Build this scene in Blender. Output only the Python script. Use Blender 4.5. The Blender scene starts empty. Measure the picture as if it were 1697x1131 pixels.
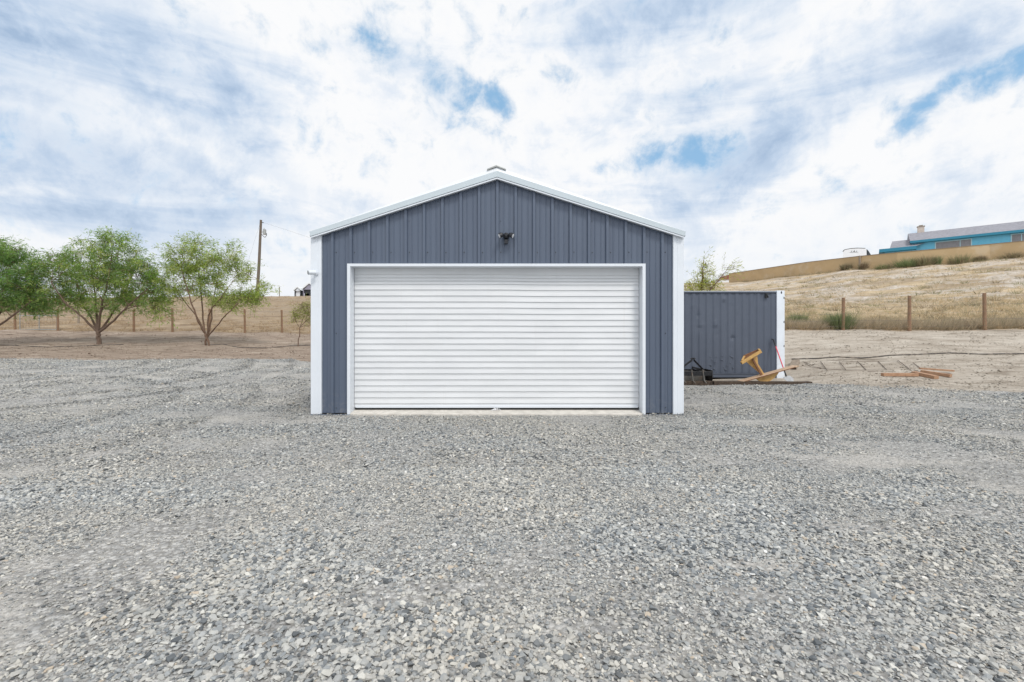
import bpy, math, random
import numpy as np
from mathutils import Vector, Matrix, noise as mnoise
R = math.radians
random.seed(7); rng = np.random.default_rng(11)
sc = bpy.context.scene
col = sc.collection

# ------------------------------------------------------------------ camera
CAMZ, HOR, CX, F = 1.23, 565.5, 848.5, 754.2
cam = bpy.data.objects.new("camera", bpy.data.cameras.new("camera")); col.objects.link(cam)
cam.location = (0, 0, CAMZ); cam.rotation_euler = (R(90), 0, 0)
cam.data.sensor_width = 36; cam.data.lens = 16.0; cam.data.clip_end = 3000; cam.data.clip_start = 0.05
sc.camera = cam
def P(px, py, D):
    """world point seen at photograph pixel (px, py) and distance D along the view axis"""
    return Vector(((px-CX)/F*D, D, CAMZ+(HOR-py)/F*D))

# ------------------------------------------------------------------ nodes helper
class NT:
    def __init__(s, tree): s.t = tree; s.n = tree.nodes; s.l = tree.links
    def new(s, typ, **kw):
        n = s.n.new(typ)
        for k, v in kw.items(): setattr(n, k, v)
        return n
    def put(s, sock, v):
        if isinstance(v, bpy.types.NodeSocket): s.l.new(v, sock)
        elif v is not None: sock.default_value = v
    def math(s, op, a, b=None, c=None, clamp=False):
        n = s.new('ShaderNodeMath', operation=op, use_clamp=clamp)
        s.put(n.inputs[0], a)
        if b is not None: s.put(n.inputs[1], b)
        if c is not None: s.put(n.inputs[2], c)
        return n.outputs[0]
    def vmath(s, op, a, b=None, scale=None):
        n = s.new('ShaderNodeVectorMath', operation=op)
        s.put(n.inputs[0], a)
        if b is not None: s.put(n.inputs[1], b)
        if scale is not None: s.put(n.inputs['Scale'], scale)
        return n.outputs['Value'] if op in ('LENGTH', 'DOT_PRODUCT', 'DISTANCE') else n.outputs[0]
    def mix(s, f, a, b, typ='MIX'):
        n = s.new('ShaderNodeMix', data_type='RGBA', blend_type=typ)
        s.put(n.inputs[0], f)
        s.put(n.inputs[6], a if isinstance(a, bpy.types.NodeSocket) else tuple(a)+(1,)*(4-len(a)))
        s.put(n.inputs[7], b if isinstance(b, bpy.types.NodeSocket) else tuple(b)+(1,)*(4-len(b)))
        return n.outputs[2]
    def ss(s, v, lo, hi, a=0.0, b=1.0, smooth=True):
        n = s.new('ShaderNodeMapRange', interpolation_type='SMOOTHSTEP' if smooth else 'LINEAR')
        s.put(n.inputs[0], v); s.put(n.inputs[1], lo); s.put(n.inputs[2], hi); s.put(n.inputs[3], a); s.put(n.inputs[4], b)
        return n.outputs[0]
    def noise(s, vec, scale, detail=4, rough=0.5, dist=0.0, out=0, dim='3D'):
        n = s.new('ShaderNodeTexNoise', noise_dimensions=dim)
        if vec is not None: s.put(n.inputs['Vector'], vec)
        s.put(n.inputs['Scale'], scale); s.put(n.inputs['Detail'], detail); s.put(n.inputs['Roughness'], rough); s.put(n.inputs['Distortion'], dist)
        return n.outputs[out]
    def vor(s, vec, scale, out='Color', feature='F1'):
        n = s.new('ShaderNodeTexVoronoi', feature=feature)
        s.put(n.inputs['Vector'], vec); s.put(n.inputs['Scale'], scale)
        return n.outputs[out]
    def ramp(s, f, stops, interp='LINEAR'):
        n = s.new('ShaderNodeValToRGB'); n.color_ramp.interpolation = interp
        e = n.color_ramp.elements
        while len(e) < len(stops): e.new(0.5)
        for el, (p, c) in zip(e, stops): el.position = p; el.color = tuple(c)+(1,)
        s.put(n.inputs[0], f); return n.outputs[0]
    def mapping(s, vec, scale=(1,1,1), rot=(0,0,0), loc=(0,0,0)):
        n = s.new('ShaderNodeMapping'); s.put(n.inputs[0], vec)
        n.inputs['Scale'].default_value = scale; n.inputs['Rotation'].default_value = rot; n.inputs['Location'].default_value = loc
        return n.outputs[0]

# ------------------------------------------------------------------ sun and sky
SUN_AZ, SUN_EL = R(152), R(52)          # azimuth from +Y towards +X: behind the camera, a little to the right
sd = Vector((math.sin(SUN_AZ)*math.cos(SUN_EL), math.cos(SUN_AZ)*math.cos(SUN_EL), math.sin(SUN_EL)))
sun = bpy.data.objects.new("sun", bpy.data.lights.new("sun", 'SUN')); col.objects.link(sun)
sun.data.energy = 1.6; sun.data.angle = R(14); sun.data.color = (1, 0.95, 0.88)
sun.rotation_euler = sd.to_track_quat('Z', 'Y').to_euler(); sun.location = sd*60
w = bpy.data.worlds.new("World"); sc.world = w; w.use_nodes = True
w.node_tree.nodes.clear()
N = NT(w.node_tree)
tc = N.new('ShaderNodeTexCoord').outputs['Generated']
d = N.vmath('NORMALIZE', tc)
sky = N.new('ShaderNodeTexSky', sky_type='NISHITA', sun_disc=False, sun_elevation=SUN_EL, sun_rotation=SUN_AZ, altitude=300)
sky.air_density = 1.0; sky.dust_density = 0.6; sky.ozone_density = 1.5
sep = N.new('ShaderNodeSeparateXYZ'); N.l.new(d, sep.inputs[0])
dx, dy, dz = sep.outputs
den = N.math('ADD', N.math('MAXIMUM', dz, 0.0), 0.10)
comb = N.new('ShaderNodeCombineXYZ'); N.l.new(N.math('DIVIDE', dx, den), comb.inputs[0]); N.l.new(N.math('DIVIDE', dy, den), comb.inputs[1])
pl = comb.outputs[0]                                     # where the view ray meets the cloud layer
# small scale warp of the direction used by the placed cloud features
wv = N.vmath('SUBTRACT', N.noise(d, 5.0, 6, 0.6, out=1), (0.5, 0.5, 0.5))
dwarp = N.vmath('ADD', d, N.vmath('SCALE', wv, scale=0.13))
wv2 = N.vmath('SUBTRACT', N.noise(d, 2.2, 5, 0.6, out=1), (0.5, 0.5, 0.5))
dwarp2 = N.vmath('ADD', d, N.vmath('SCALE', wv2, scale=0.34))
def blob(px, py, rx, ry, ang, vec, lo, hi):
    """soft elliptic patch of sky round the direction of (px, py); radii in radians, tilted by ang"""
    c = Vector((px-CX, F, HOR-py)).normalized()
    e1 = Vector((c.y, -c.x, 0)).normalized(); e2 = e1.cross(c); e2 = e2 if e2.z > 0 else -e2
    a = e1*math.cos(ang)+e2*math.sin(ang); b = e2*math.cos(ang)-e1*math.sin(ang)
    q = N.vmath('SUBTRACT', vec, tuple(c))
    u = N.math('DIVIDE', N.vmath('DOT_PRODUCT', q, tuple(a)), rx)
    v = N.math('DIVIDE', N.vmath('DOT_PRODUCT', q, tuple(b)), ry)
    k = N.math('DIVIDE', N.vmath('DOT_PRODUCT', q, tuple(c)), 0.5)
    r = N.math('SQRT', N.math('ADD', N.math('ADD', N.math('MULTIPLY', u, u), N.math('MULTIPLY', v, v)), N.math('MULTIPLY', k, k)))
    return N.ss(r, hi, lo, 0.0, 1.0)
def mx(*v):
    r = v[0]
    for x in v[1:]: r = N.math('MAXIMUM', r, x)
    return r
def wsc(v, k): return N.math('MULTIPLY', v, k)
fine = N.noise(d, 15.0, 9, 0.62, 0.25)
puff = N.noise(d, 6.5, 9, 0.64, 0.35)
holes = mx(blob(655, 100, .13, .055, R(8), dwarp, .0, 1.5), blob(735, 140, .15, .06, R(-32), dwarp, .0, 1.5), blob(805, 172, .09, .035, R(-12), dwarp, .0, 1.5),
           blob(1125, 272, .13, .050, R(10), dwarp, .0, 1.5), blob(1590, 150, .10, .020, R(22), dwarp, .0, 1.5), blob(1670, 122, .10, .026, R(24), dwarp, .0, 1.5),
           wsc(blob(1650, 370, .2, .03, R(8), dwarp, .0, 1.5), .45), wsc(blob(930, 20, .16, .03, R(0), dwarp, .0, 1.5), .25))
holes = N.math('SUBTRACT', holes, wsc(N.math('SUBTRACT', N.math('ADD', wsc(fine, .6), wsc(puff, .4)), 0.462), 5.0))
holes = wsc(N.ss(holes, -0.05, 1.15), .88)
gaps = wsc(N.ss(N.noise(N.mapping(pl, (1.0, .6, 1)), 2.3, 9, 0.62, 0.4), 0.68, 0.82, 0, 0.5), N.ss(dy, .2, -.2))
grey = mx(blob(110, 20, .42, .13, R(-4), dwarp2, .1, 1.35), wsc(blob(330, 60, .22, .07, R(-4), dwarp2, .1, 1.4), .75), wsc(blob(60, 285, .40, .085, R(-3), dwarp2, .1, 1.4), .95),
          wsc(blob(330, 225, .24, .05, R(-10), dwarp2, .1, 1.5), .75), wsc(blob(30, 180, .2, .10, R(-10), dwarp2, .1, 1.5), .7),
          wsc(blob(1330, 195, .20, .075, R(35), dwarp2, .0, 1.5), .70), wsc(blob(1480, 110, .30, .06, R(20), dwarp2, .0, 1.5), .62),
          wsc(blob(1060, 60, .25, .11, R(20), dwarp2, .1, 1.5), .42), wsc(blob(1180, 150, .14, .10, R(40), dwarp2, .1, 1.5), .40), wsc(blob(1640, 30, .2, .06, R(20), dwarp2, .1, 1.4), .3),
          wsc(blob(120, 400, .4, .05, 0, dwarp2, .1, 1.4), .55), wsc(blob(440, 300, .26, .05, R(-8), dwarp2, .1, 1.4), .5), wsc(blob(620, 240, .2, .05, R(-5), dwarp2, .1, 1.4), .38))
streak = N.noise(N.mapping(d, (1.6, 1.6, 6.5), rot=(0, R(6), 0)), 1.7, 9, 0.58, 0.5)
shade = N.math('ADD', wsc(grey, .60), N.ss(streak, .42, .70, -.02, .40))
shade = N.math('ADD', shade, N.ss(puff, .40, .68, -.08, .28))
shade = N.math('ADD', shade, N.ss(fine, .38, .64, -.05, .16))
shade = N.math('SUBTRACT', shade, wsc(mx(blob(560, 100, .42, .16, 0, dwarp2, .1, 1.5), blob(750, 260, .4, .10, 0, dwarp2, .1, 1.5), blob(1450, 280, .4, .06, R(14), dwarp2, .1, 1.5)), .16))
shade = N.math('ADD', shade, 0, clamp=True)
cloud = N.ramp(shade, [(0, (8.3, 8.35, 8.45)), (.14, (8.0, 8.15, 8.4)), (.36, (6.7, 7.25, 8.0)), (.7, (4.7, 5.7, 7.1)), (.99, (3.3, 4.4, 6.0))])
hz = N.ss(dz, 0.0, 0.28, 0.5, 0.0)
cloud = N.mix(hz, cloud, (6.9, 7.4, 8.0))
back = N.ss(dy, 0.1, -0.9, 1.0, 1.35)  # clouds behind the camera brightened, added to light the garage front
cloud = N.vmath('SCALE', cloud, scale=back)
skyc = N.mix(0.7, N.vmath('SCALE', sky.outputs[0], scale=1.25), (1.7, 4.3, 7.0))
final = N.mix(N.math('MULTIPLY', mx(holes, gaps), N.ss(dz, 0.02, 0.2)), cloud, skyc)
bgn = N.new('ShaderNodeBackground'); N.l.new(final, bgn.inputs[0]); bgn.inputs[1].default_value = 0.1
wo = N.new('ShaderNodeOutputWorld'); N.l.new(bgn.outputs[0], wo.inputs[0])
sc.view_settings.view_transform = 'Standard'; sc.view_settings.look = 'None'
sc.view_settings.exposure = 0.22; sc.view_settings.gamma = 1
sc.render.engine = 'CYCLES'
sc.cycles.max_bounces = 6; sc.cycles.diffuse_bounces = 3

# ------------------------------------------------------------------ mesh helpers
class MB:
    def __init__(s): s.v = []; s.f = []
    def add(s, vs, fs):
        o = len(s.v); s.v += [tuple(x) for x in vs]; s.f += [tuple(i+o for i in f) for f in fs]; return s
    def box(s, x0, x1, y0, y1, z0, z1, m=None):
        vs = [Vector((x, y, z)) for x in (x0, x1) for y in (y0, y1) for z in (z0, z1)]
        if m is not None: vs = [m @ v for v in vs]
        return s.add(vs, [(0,1,3,2),(4,6,7,5),(0,4,5,1),(2,3,7,6),(0,2,6,4),(1,5,7,3)])
    def beam(s, a, b, w_, h_, up=(0,0,1), roll=0):
        """rectangular bar from a to b, w_ wide sideways and h_ high"""
        a, b = Vector(a), Vector(b); d_ = (b-a).normalized(); upv = Vector(up)
        sdv = d_.cross(upv); sdv = sdv.normalized() if sdv.length > 1e-5 else Vector((1,0,0)); u = sdv.cross(d_)
        if roll: q = Matrix.Rotation(roll, 3, d_); sdv = q@sdv; u = q@u
        vs = [p+sdv*sx*w_/2+u*sz*h_/2 for p in (a, b) for sx, sz in ((-1,-1),(1,-1),(1,1),(-1,1))]
        return s.add(vs, [(3,2,1,0),(4,5,6,7),(0,1,5,4),(1,2,6,5),(2,3,7,6),(3,0,4,7)])
    def tube(s, pts, rads, n=8, caps=True):
        pts = [Vector(p) for p in pts]
        if not hasattr(rads, '__len__'): rads = [rads]*len(pts)
        o = len(s.v); prev = None
        for i, p in enumerate(pts):
            t = (pts[min(i+1, len(pts)-1)]-pts[max(i-1, 0)]).normalized()
            if prev is None: prev = t.orthogonal().normalized()
            prev = prev-t*prev.dot(t); prev = prev.normalized() if prev.length > 1e-6 else t.orthogonal().normalized()
            q = t.cross(prev)
            for k in range(n):
                a = 2*math.pi*k/n; s.v.append(tuple(p+(prev*math.cos(a)+q*math.sin(a))*rads[i]))
        for i in range(len(pts)-1):
            for k in range(n):
                a, b = o+i*n+k, o+i*n+(k+1) % n; s.f.append((a, b, b+n, a+n))
        if caps:
            s.f.append(tuple(o+k for k in range(n))[::-1]); s.f.append(tuple(o+(len(pts)-1)*n+k for k in range(n)))
        return s
    def prism(s, poly, vec):
        """closed polygon of 3-D points extruded by vec"""
        n = len(poly); vec = Vector(vec); a = [Vector(p) for p in poly]
        return s.add(a+[p+vec for p in a], [tuple(range(n))[::-1], tuple(range(n, 2*n))]+[(i, (i+1) % n, (i+1) % n+n, i+n) for i in range(n)])
    def ball(s, c, r, nu=12, nv=8, m=None):
        o = len(s.v); c = Vector(c); r = Vector(r) if hasattr(r, '__len__') else Vector((r, r, r))
        for j in range(nv+1):
            th = math.pi*j/nv
            for i in range(nu):
                ph = 2*math.pi*i/nu
                v = Vector((math.sin(th)*math.cos(ph)*r.x, math.sin(th)*math.sin(ph)*r.y, math.cos(th)*r.z))
                if m is not None: v = m @ v
                s.v.append(tuple(c+v))
        for j in range(nv):
            for i in range(nu):
                a, b = o+j*nu+i, o+j*nu+(i+1) % nu; s.f.append((a, b, b+nu, a+nu))
        return s
    def build(s, name, mat, parent=None, bevel=0, smooth=False, origin=None):
        me = bpy.data.meshes.new(name); me.from_pydata(s.v, [], s.f); me.materials.append(mat); me.validate(); me.update()
        ob = bpy.data.objects.new(name, me); col.objects.link(ob)
        if parent is not None:
            ob.parent = parent; ob.matrix_parent_inverse = Matrix.Translation(-parent.location) if False else Matrix()
            me.transform(Matrix.Translation(-Vector(parent_origin(parent)))); 
        elif origin is not None:
            me.transform(Matrix.Translation(-Vector(origin))); ob.location = origin
        if bevel:
            b = ob.modifiers.new("b", 'BEVEL'); b.width = bevel; b.segments = 2; b.limit_method = 'ANGLE'; b.angle_limit = R(40)
        if smooth:
            me.polygons.foreach_set('use_smooth', [True]*len(me.polygons))
        return ob
def parent_origin(o):
    v = Vector((0, 0, 0))
    while o is not None: v += o.location; o = o.parent
    return v
def tag(o, label=None, cat=None, group=None, kind=None):
    if label: o['label'] = label
    if cat: o['category'] = cat
    if group: o['group'] = group
    if kind: o['kind'] = kind
    return o
def empty(name, loc, label, cat, group=None):
    o = bpy.data.objects.new(name, None); col.objects.link(o); o.location = loc; o.empty_display_size = .2
    return tag(o, label, cat, group)
def rawmesh(name, verts, faces_flat, nper, mat, attrs=None, smooth=False, origin=None):
    """fast mesh from numpy; faces all with nper corners; attrs: name -> (n,4) point colours"""
    verts = np.asarray(verts, np.float32)
    if origin is not None: verts = verts-np.asarray(origin, np.float32)
    me = bpy.data.meshes.new(name); nf = len(faces_flat)//nper
    me.vertices.add(len(verts)); me.vertices.foreach_set('co', verts.ravel())
    me.loops.add(nf*nper); me.loops.foreach_set('vertex_index', np.asarray(faces_flat, np.int32))
    me.polygons.add(nf); me.polygons.foreach_set('loop_start', np.arange(nf, dtype=np.int32)*nper)
    me.polygons.foreach_set('loop_total', np.full(nf, nper, np.int32))
    me.update(calc_edges=True)
    for k, a in (attrs or {}).items():
        at = me.attributes.new(k, 'FLOAT_COLOR', 'POINT'); at.data.foreach_set('color', np.asarray(a, np.float32).ravel())
    me.polygons.foreach_set('use_smooth', np.full(nf, smooth))
    me.materials.append(mat)
    ob = bpy.data.objects.new(name, me); col.objects.link(ob)
    if origin is not None: ob.location = origin
    return ob

# numpy value noise
def _h(ix, iy, seed):
    n = (ix.astype(np.int64)*374761393+iy.astype(np.int64)*668265263+seed*1274126177) & 0x7fffffff
    n = (n ^ (n >> 13))*1274126177 & 0x7fffffff
    return ((n ^ (n >> 16)) & 0xffff)/65535.0
def vnoise(x, y, seed=0):
    ix, iy = np.floor(x), np.floor(y); fx, fy = x-ix, y-iy
    fx, fy = fx*fx*(3-2*fx), fy*fy*(3-2*fy)
    a, b, c, d_ = _h(ix, iy, seed), _h(ix+1, iy, seed), _h(ix, iy+1, seed), _h(ix+1, iy+1, seed)
    return (a*(1-fx)+b*fx)*(1-fy)+(c*(1-fx)+d_*fx)*fy
def fbm(x, y, seed=0, oct_=4):
    s, a, t = 0, 1, 0
    for i in range(oct_):
        s = s+a*vnoise(x*2**i, y*2**i, seed+i*17); t += a; a *= .5
    return s/t

# ------------------------------------------------------------------ materials
def newmat(name):
    m = bpy.data.materials.new(name); m.use_nodes = True; m.node_tree.nodes.clear()
    n = NT(m.node_tree); b = n.new('ShaderNodeBsdfPrincipled'); o = n.new('ShaderNodeOutputMaterial'); n.l.new(b.outputs[0], o.inputs[0])
    n.b = b; n.o = o
    return m, n
def objco(n): return n.new('ShaderNodeTexCoord').outputs['Object']
def worldco(n): return n.new('ShaderNodeNewGeometry').outputs['Position']
def bump(n, h, strength, dist):
    k = n.new('ShaderNodeBump'); n.put(k.inputs['Height'], h); k.inputs['Strength'].default_value = strength; k.inputs['Distance'].default_value = dist
    n.l.new(k.outputs[0], n.b.inputs['Normal'])
def mat_simple(name, c, rough=.5, metal=0, var=.12, vs=3, bumps=0, bs=60, stretch=(1,1,1), spec=.5, dirt=None, coat=0):
    m, n = newmat(name); co = n.mapping(worldco(n), stretch)
    f = n.noise(co, vs, 6, .6)
    c = Vector(c[:3])
    colr = n.mix(n.ss(f, .3, .7, 0, 1), tuple(c*(1-var)), tuple(c*(1+var)))
    if dirt:
        dm = n.ss(n.noise(worldco(n), dirt[1], 8, .7), dirt[2], dirt[2]+.15, 0, dirt[3])
        colr = n.mix(dm, colr, dirt[0])
    n.put(n.b.inputs['Base Color'], colr)
    n.put(n.b.inputs['Roughness'], n.ss(n.noise(co, vs*3, 5), .3, .7, max(rough-.08, .02), min(rough+.08, 1)))
    n.b.inputs['Metallic'].default_value = metal; n.b.inputs['Specular IOR Level'].default_value = spec
    n.b.inputs['Coat Weight'].default_value = coat
    if bumps: bump(n, n.noise(co, bs, 6, .6), bumps, .01)
    return m
M = {}
# painted siding: slight oil canning, dust towards the ground splash zone (real dirt)
def siding_mat():
    m, n = newmat('slate_siding'); w_ = worldco(n)
    c = n.mix(n.ss(n.noise(n.mapping(w_, (3, 1, .5)), 1.5, 4), .3, .7), (.086, .110, .158), (.094, .120, .170))
    sx = n.new('ShaderNodeSeparateXYZ'); n.l.new(w_, sx.inputs[0])
    splash = n.math('MULTIPLY', n.ss(sx.outputs[2], .5, .02, 0, 1), n.ss(n.noise(w_, 9, 8, .7), .45, .8, 0, .5))
    c = n.mix(splash, c, (.27, .26, .25))
    n.put(n.b.inputs['Base Color'], c); n.b.inputs['Roughness'].default_value = .42; n.b.inputs['Specular IOR Level'].default_value = .5
    bump(n, n.noise(n.mapping(w_, (2, 1, .7)), 2.2, 3), .25, .02)
    return m
M['siding'] = siding_mat()
M['trim'] = mat_simple('white_trim', (.70, .74, .79), .38, var=.03, vs=2, dirt=((.45,.43,.40), 6, .62, .35))
M['fascia'] = mat_simple('pale_fascia', (.56, .63, .67), .35, var=.03, vs=2)
M['roofm'] = mat_simple('white_roof', (.74, .77, .80), .4, var=.03)
M['galv'] = mat_simple('galvanised', (.36, .37, .36), .4, .6, var=.15, vs=12)
def door_mat():
    m, n = newmat('rollup_door'); w_ = worldco(n)
    c = n.mix(n.ss(n.noise(n.mapping(w_, (.6, 1, 3)), 2, 6, .6), .35, .7), (.66, .675, .69), (.715, .73, .745))
    sx = n.new('ShaderNodeSeparateXYZ'); n.l.new(w_, sx.inputs[0])
    st = n.math('MULTIPLY', n.ss(n.noise(n.mapping(w_, (14, 1, .35)), 1.2, 6, .65), .56, .8, 0, .22), 1)
    c = n.mix(st, c, (.56, .54, .50))
    lo = n.math('MULTIPLY', n.ss(sx.outputs[2], .30, .0, 0, 1), n.ss(n.noise(w_, 11, 8, .7), .5, .75, 0, .4))
    c = n.mix(lo, c, (.45, .42, .38))
    n.put(n.b.inputs['Base Color'], c); n.b.inputs['Roughness'].default_value = .36
    bump(n, n.noise(n.mapping(w_, (1, 1, .3)), 1.6, 3), .35, .03)
    return m
M['door'] = door_mat()
M['concrete'] = mat_simple('concrete', (.60, .57, .52), .85, var=.12, vs=7, bumps=.4, dirt=((.42,.38,.33), 8, .55, .5))
M['black'] = mat_simple('black_plastic', (.012, .014, .02), .35, var=.1)
M['rubber'] = mat_simple('rubber', (.02, .02, .02), .8)
M['lamp'] = mat_simple('lamp_lens', (.85, .86, .88), .25, var=.02)
M['blacksteel'] = mat_simple('black_steel', (.018, .018, .020), .32, .3, var=.3, vs=8, dirt=((.16,.10,.06), 14, .6, .5))
M['greysteel'] = mat_simple('worn_steel', (.14, .135, .125), .6, .3, var=.3, vs=8, dirt=((.20,.13,.09), 10, .5, .6))
def container_mat():
    m, n = newmat('container_paint'); w_ = worldco(n)
    c = n.mix(n.ss(n.noise(w_, 1.3, 5, .6), .3, .7), (.077, .094, .130), (.085, .103, .140))
    c = n.mix(n.ss(n.noise(w_, 13, 8, .75), .68, .76, 0, .25), c, (.15, .165, .20))
    n.put(n.b.inputs['Base Color'], c); n.b.inputs['Roughness'].default_value = .5
    bump(n, n.noise(w_, 3.0, 3, .5), .22, .04)
    return m
M['cont'] = container_mat()
M['contwhite'] = mat_simple('white_container_paint', (.72, .77, .83), .45, var=.04, dirt=((.3,.24,.2), 9, .68, .6))
def wood(name, c1, c2, rough=.8, grain=(2, 2, 2), sc_=6):
    m, n = newmat(name); o = n.mapping(objco(n), grain)
    f = n.noise(o, sc_, 9, .7, .6)
    n.put(n.b.inputs['Base Color'], n.mix(n.ss(f, .28, .72), c1, c2)); n.b.inputs['Roughness'].default_value = rough
    bump(n, f, .5, .01); return m
M['tie'] = wood('old_railway_tie', (.028, .019, .013), (.10, .07, .05), .9)
M['palewood'] = wood('pale_board', (.42, .28, .17), (.60, .44, .31), .7)
M['tan'] = wood('tan_wood', (.42, .24, .075), (.64, .40, .14), .6)
M['brownwood'] = wood('brown_wood', (.14, .062, .028), (.26, .12, .055), .6)
M['newwood'] = wood('fresh_lumber', (.32, .175, .10), (.47, .29, .18), .75)
M['greywood'] = wood('grey_timber', (.20, .16, .12), (.36, .30, .24), .9)
M['post'] = wood('fence_post', (.19, .115, .068), (.32, .20, .125), .9, (6, 6, 1))
M['pole'] = wood('pole_wood', (.10, .078, .06), (.19, .155, .125), .9, (6, 6, .6))
M['redpaint'] = mat_simple('pink_red_shaft', (.72, .12, .15), .35, var=.08)
M['shovel'] = mat_simple('shovel_steel', (.38, .39, .40), .35, .4, var=.15, vs=14)
M['hose'] = mat_simple('black_hose', (.05, .045, .04), .7, dirt=((.30,.25,.20), 3, .48, .8))
M['wire'] = mat_simple('wire', (.16, .15, .14), .5, .6)
M['rusty'] = mat_simple('rusty_rod', (.13, .10, .08), .8, .2, var=.3)
M['stucco'] = mat_simple('tan_stucco', (.50, .36, .20), .9, var=.07, vs=.5, bumps=.3, bs=9, dirt=((.58,.47,.33), .35, .5, .6))
M['teal'] = mat_simple('turquoise_siding', (.12, .43, .62), .6, var=.05)
M['tealdk'] = mat_simple('teal_fascia', (.02, .21, .33), .5, var=.05)
M['tealwin'] = mat_simple('window_trim', (.36, .55, .62), .5, var=.05)
M['shingle'] = mat_simple('grey_shingle', (.27, .27, .30), .9, var=.18, vs=3, bumps=.5, bs=8)
M['blind'] = mat_simple('grey_screen', (.20, .20, .215), .5, var=.1)
M['chim'] = mat_simple('pale_brick', (.55, .48, .42), .9, var=.1)
M['rvwhite'] = mat_simple('rv_white', (.72, .74, .77), .4, var=.03)
M['dark'] = mat_simple('dark_panel', (.025, .027, .03), .5)
M['lav'] = mat_simple('mauve_metal', (.27, .26, .33), .5, var=.08)
M['redroof'] = mat_simple('red_roof', (.24, .09, .075), .8)
M['bark'] = wood('bark', (.085, .055, .04), (.20, .14, .105), .95, (3, 3, 1), 9)
M['twig'] = wood('twig_bark', (.11, .065, .042), (.20, .13, .09), .9)

def leafmat(name, tl=(1.3, 1.5, .7)):
    m, n = newmat(name)
    a = n.new('ShaderNodeAttribute', attribute_name='tint')
    n.put(n.b.inputs['Base Color'], a.outputs['Color']); n.b.inputs['Roughness'].default_value = .55; n.b.inputs['Specular IOR Level'].default_value = .3
    tr = n.new('ShaderNodeBsdfTranslucent'); n.put(tr.inputs[0], n.mix(1.0, a.outputs['Color'], tl, 'MULTIPLY'))
    mxs = n.new('ShaderNodeMixShader'); mxs.inputs[0].default_value = .5
    n.l.new(n.b.outputs[0], mxs.inputs[1]); n.l.new(tr.outputs[0], mxs.inputs[2]); n.l.new(mxs.outputs[0], n.o.inputs[0])
    return m
M['leaf'] = leafmat('leaf'); M['straw'] = leafmat('dry_straw', (1.05, 1.0, .9))
def stonemat():
    m, n = newmat('stones')
    a = n.new('ShaderNodeAttribute', attribute_name='tint')
    f = n.noise(worldco(n), 140, 3, .6)
    n.put(n.b.inputs['Base Color'], n.mix(n.ss(f, .3, .7, 0, .35), a.outputs['Color'], n.mix(1.0, a.outputs['Color'], (.72, .72, .70), 'MULTIPLY')))
    n.b.inputs['Roughness'].default_value = .8; n.b.inputs['Specular IOR Level'].default_value = .3
    return m
M['stone'] = stonemat()

# ------------------------------------------------------------------ terrain
def zr(D, row): return CAMZ+(HOR-row)/F*D
prof = {   # t = x/y : list of (distance, height)
 -2.0: [(0,0),(12,0),(20,.3),(28,.9),(36,1.9),(75,7.0),(90,7.4),(140,7),(700,7)],
 -1.125:[(0,0),(9,0),(12,.10),(18,zr(18,597)),(25,zr(25,573)),(31,zr(31,549)),(50,zr(50,517)),(70,zr(70,492)),(80,8.3),(120,8),(700,8)],
 -.72: [(0,0),(9,0),(12,.10),(18,zr(18,597)),(25,zr(25,573)),(31,zr(31,549)),(50,zr(50,513)),(70,zr(70,491)),(80,8.3),(120,8),(700,8)],
 -.46: [(0,0),(9,0),(12,.08),(18,zr(18,599)),(25,zr(25,575)),(31,zr(31,552)),(50,zr(50,513)),(70,zr(70,490)),(80,8.4),(120,8),(700,8)],
 .0:   [(0,0),(14,0),(18,.3),(25,1.1),(31,1.8),(75,9.5),(90,9.8),(700,9)],
 .38:  [(0,0),(11.5,0),(15,.08),(20,1.2),(40,zr(40,505)),(85,zr(85,468)),(95,12.3),(700,12)],
 .477: [(0,0),(11.5,0),(14.5,.07),(17,.8),(20,zr(20,548)),(40,zr(40,505)),(85,zr(85,467)),(100,12.6),(700,12)],
 .60:  [(0,0),(11.5,0),(14,.07),(17,.85),(20,zr(20,547)),(40,zr(40,501)),(70,zr(70,459)),(85,12.3),(700,12)],
 .767: [(0,0),(10.6,0),(13,.22),(17,.98),(20,zr(20,547)),(36,zr(36,502)),(60,zr(60,446)),(72,13.2),(85,13.6),(700,13)],
 .943: [(0,0),(10.4,0),(13,.28),(17,1.0),(20,zr(20,547)),(34,zr(34,500)),(55,zr(55,437)),(68,13.8),(85,14.2),(700,14)],
 1.125:[(0,0),(10.4,0),(13,.28),(17,1.0),(20,zr(20,546)),(32,zr(32,498)),(51,zr(51,426)),(64,13.8),(85,14.2),(700,14)],
 2.0:  [(0,0),(10.4,0),(13,.28),(17,1.0),(20,1.7),(32,4.2),(45,9.5),(60,12.5),(85,13),(700,13)],
}
TK = sorted(prof); DS = np.concatenate([np.arange(0, 40, .5), np.arange(40, 140, 1.0), np.arange(140, 720, 20.)])
tab = []
for t in TK:
    a = np.array(prof[t], float)
    z = np.mean([np.interp(DS*k, a[:,0], a[:,1]) for k in (.955, .975, 1, 1.025, 1.045)], axis=0)
    tab.append(z)
tab = np.array(tab)
def ground_base(x, y):
    x, y = np.asarray(x, float), np.asarray(y, float)
    yy = np.maximum(y, .5); t = np.clip(x/yy, TK[0], TK[-1]); D = np.clip(yy, 0, 700)
    ti = np.interp(t, TK, np.arange(len(TK))); i0 = np.clip(np.floor(ti).astype(int), 0, len(TK)-2); f = ti-i0; f = f*f*(3-2*f)*.5+f*.5
    di = np.interp(D, DS, np.arange(len(DS))); j0 = np.clip(np.floor(di).astype(int), 0, len(DS)-2); g = di-j0
    z = (tab[i0, j0]*(1-g)+tab[i0, j0+1]*g)*(1-f)+(tab[i0+1, j0]*(1-g)+tab[i0+1, j0+1]*g)*f
    return np.where(y < .5, 0, z)
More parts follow.
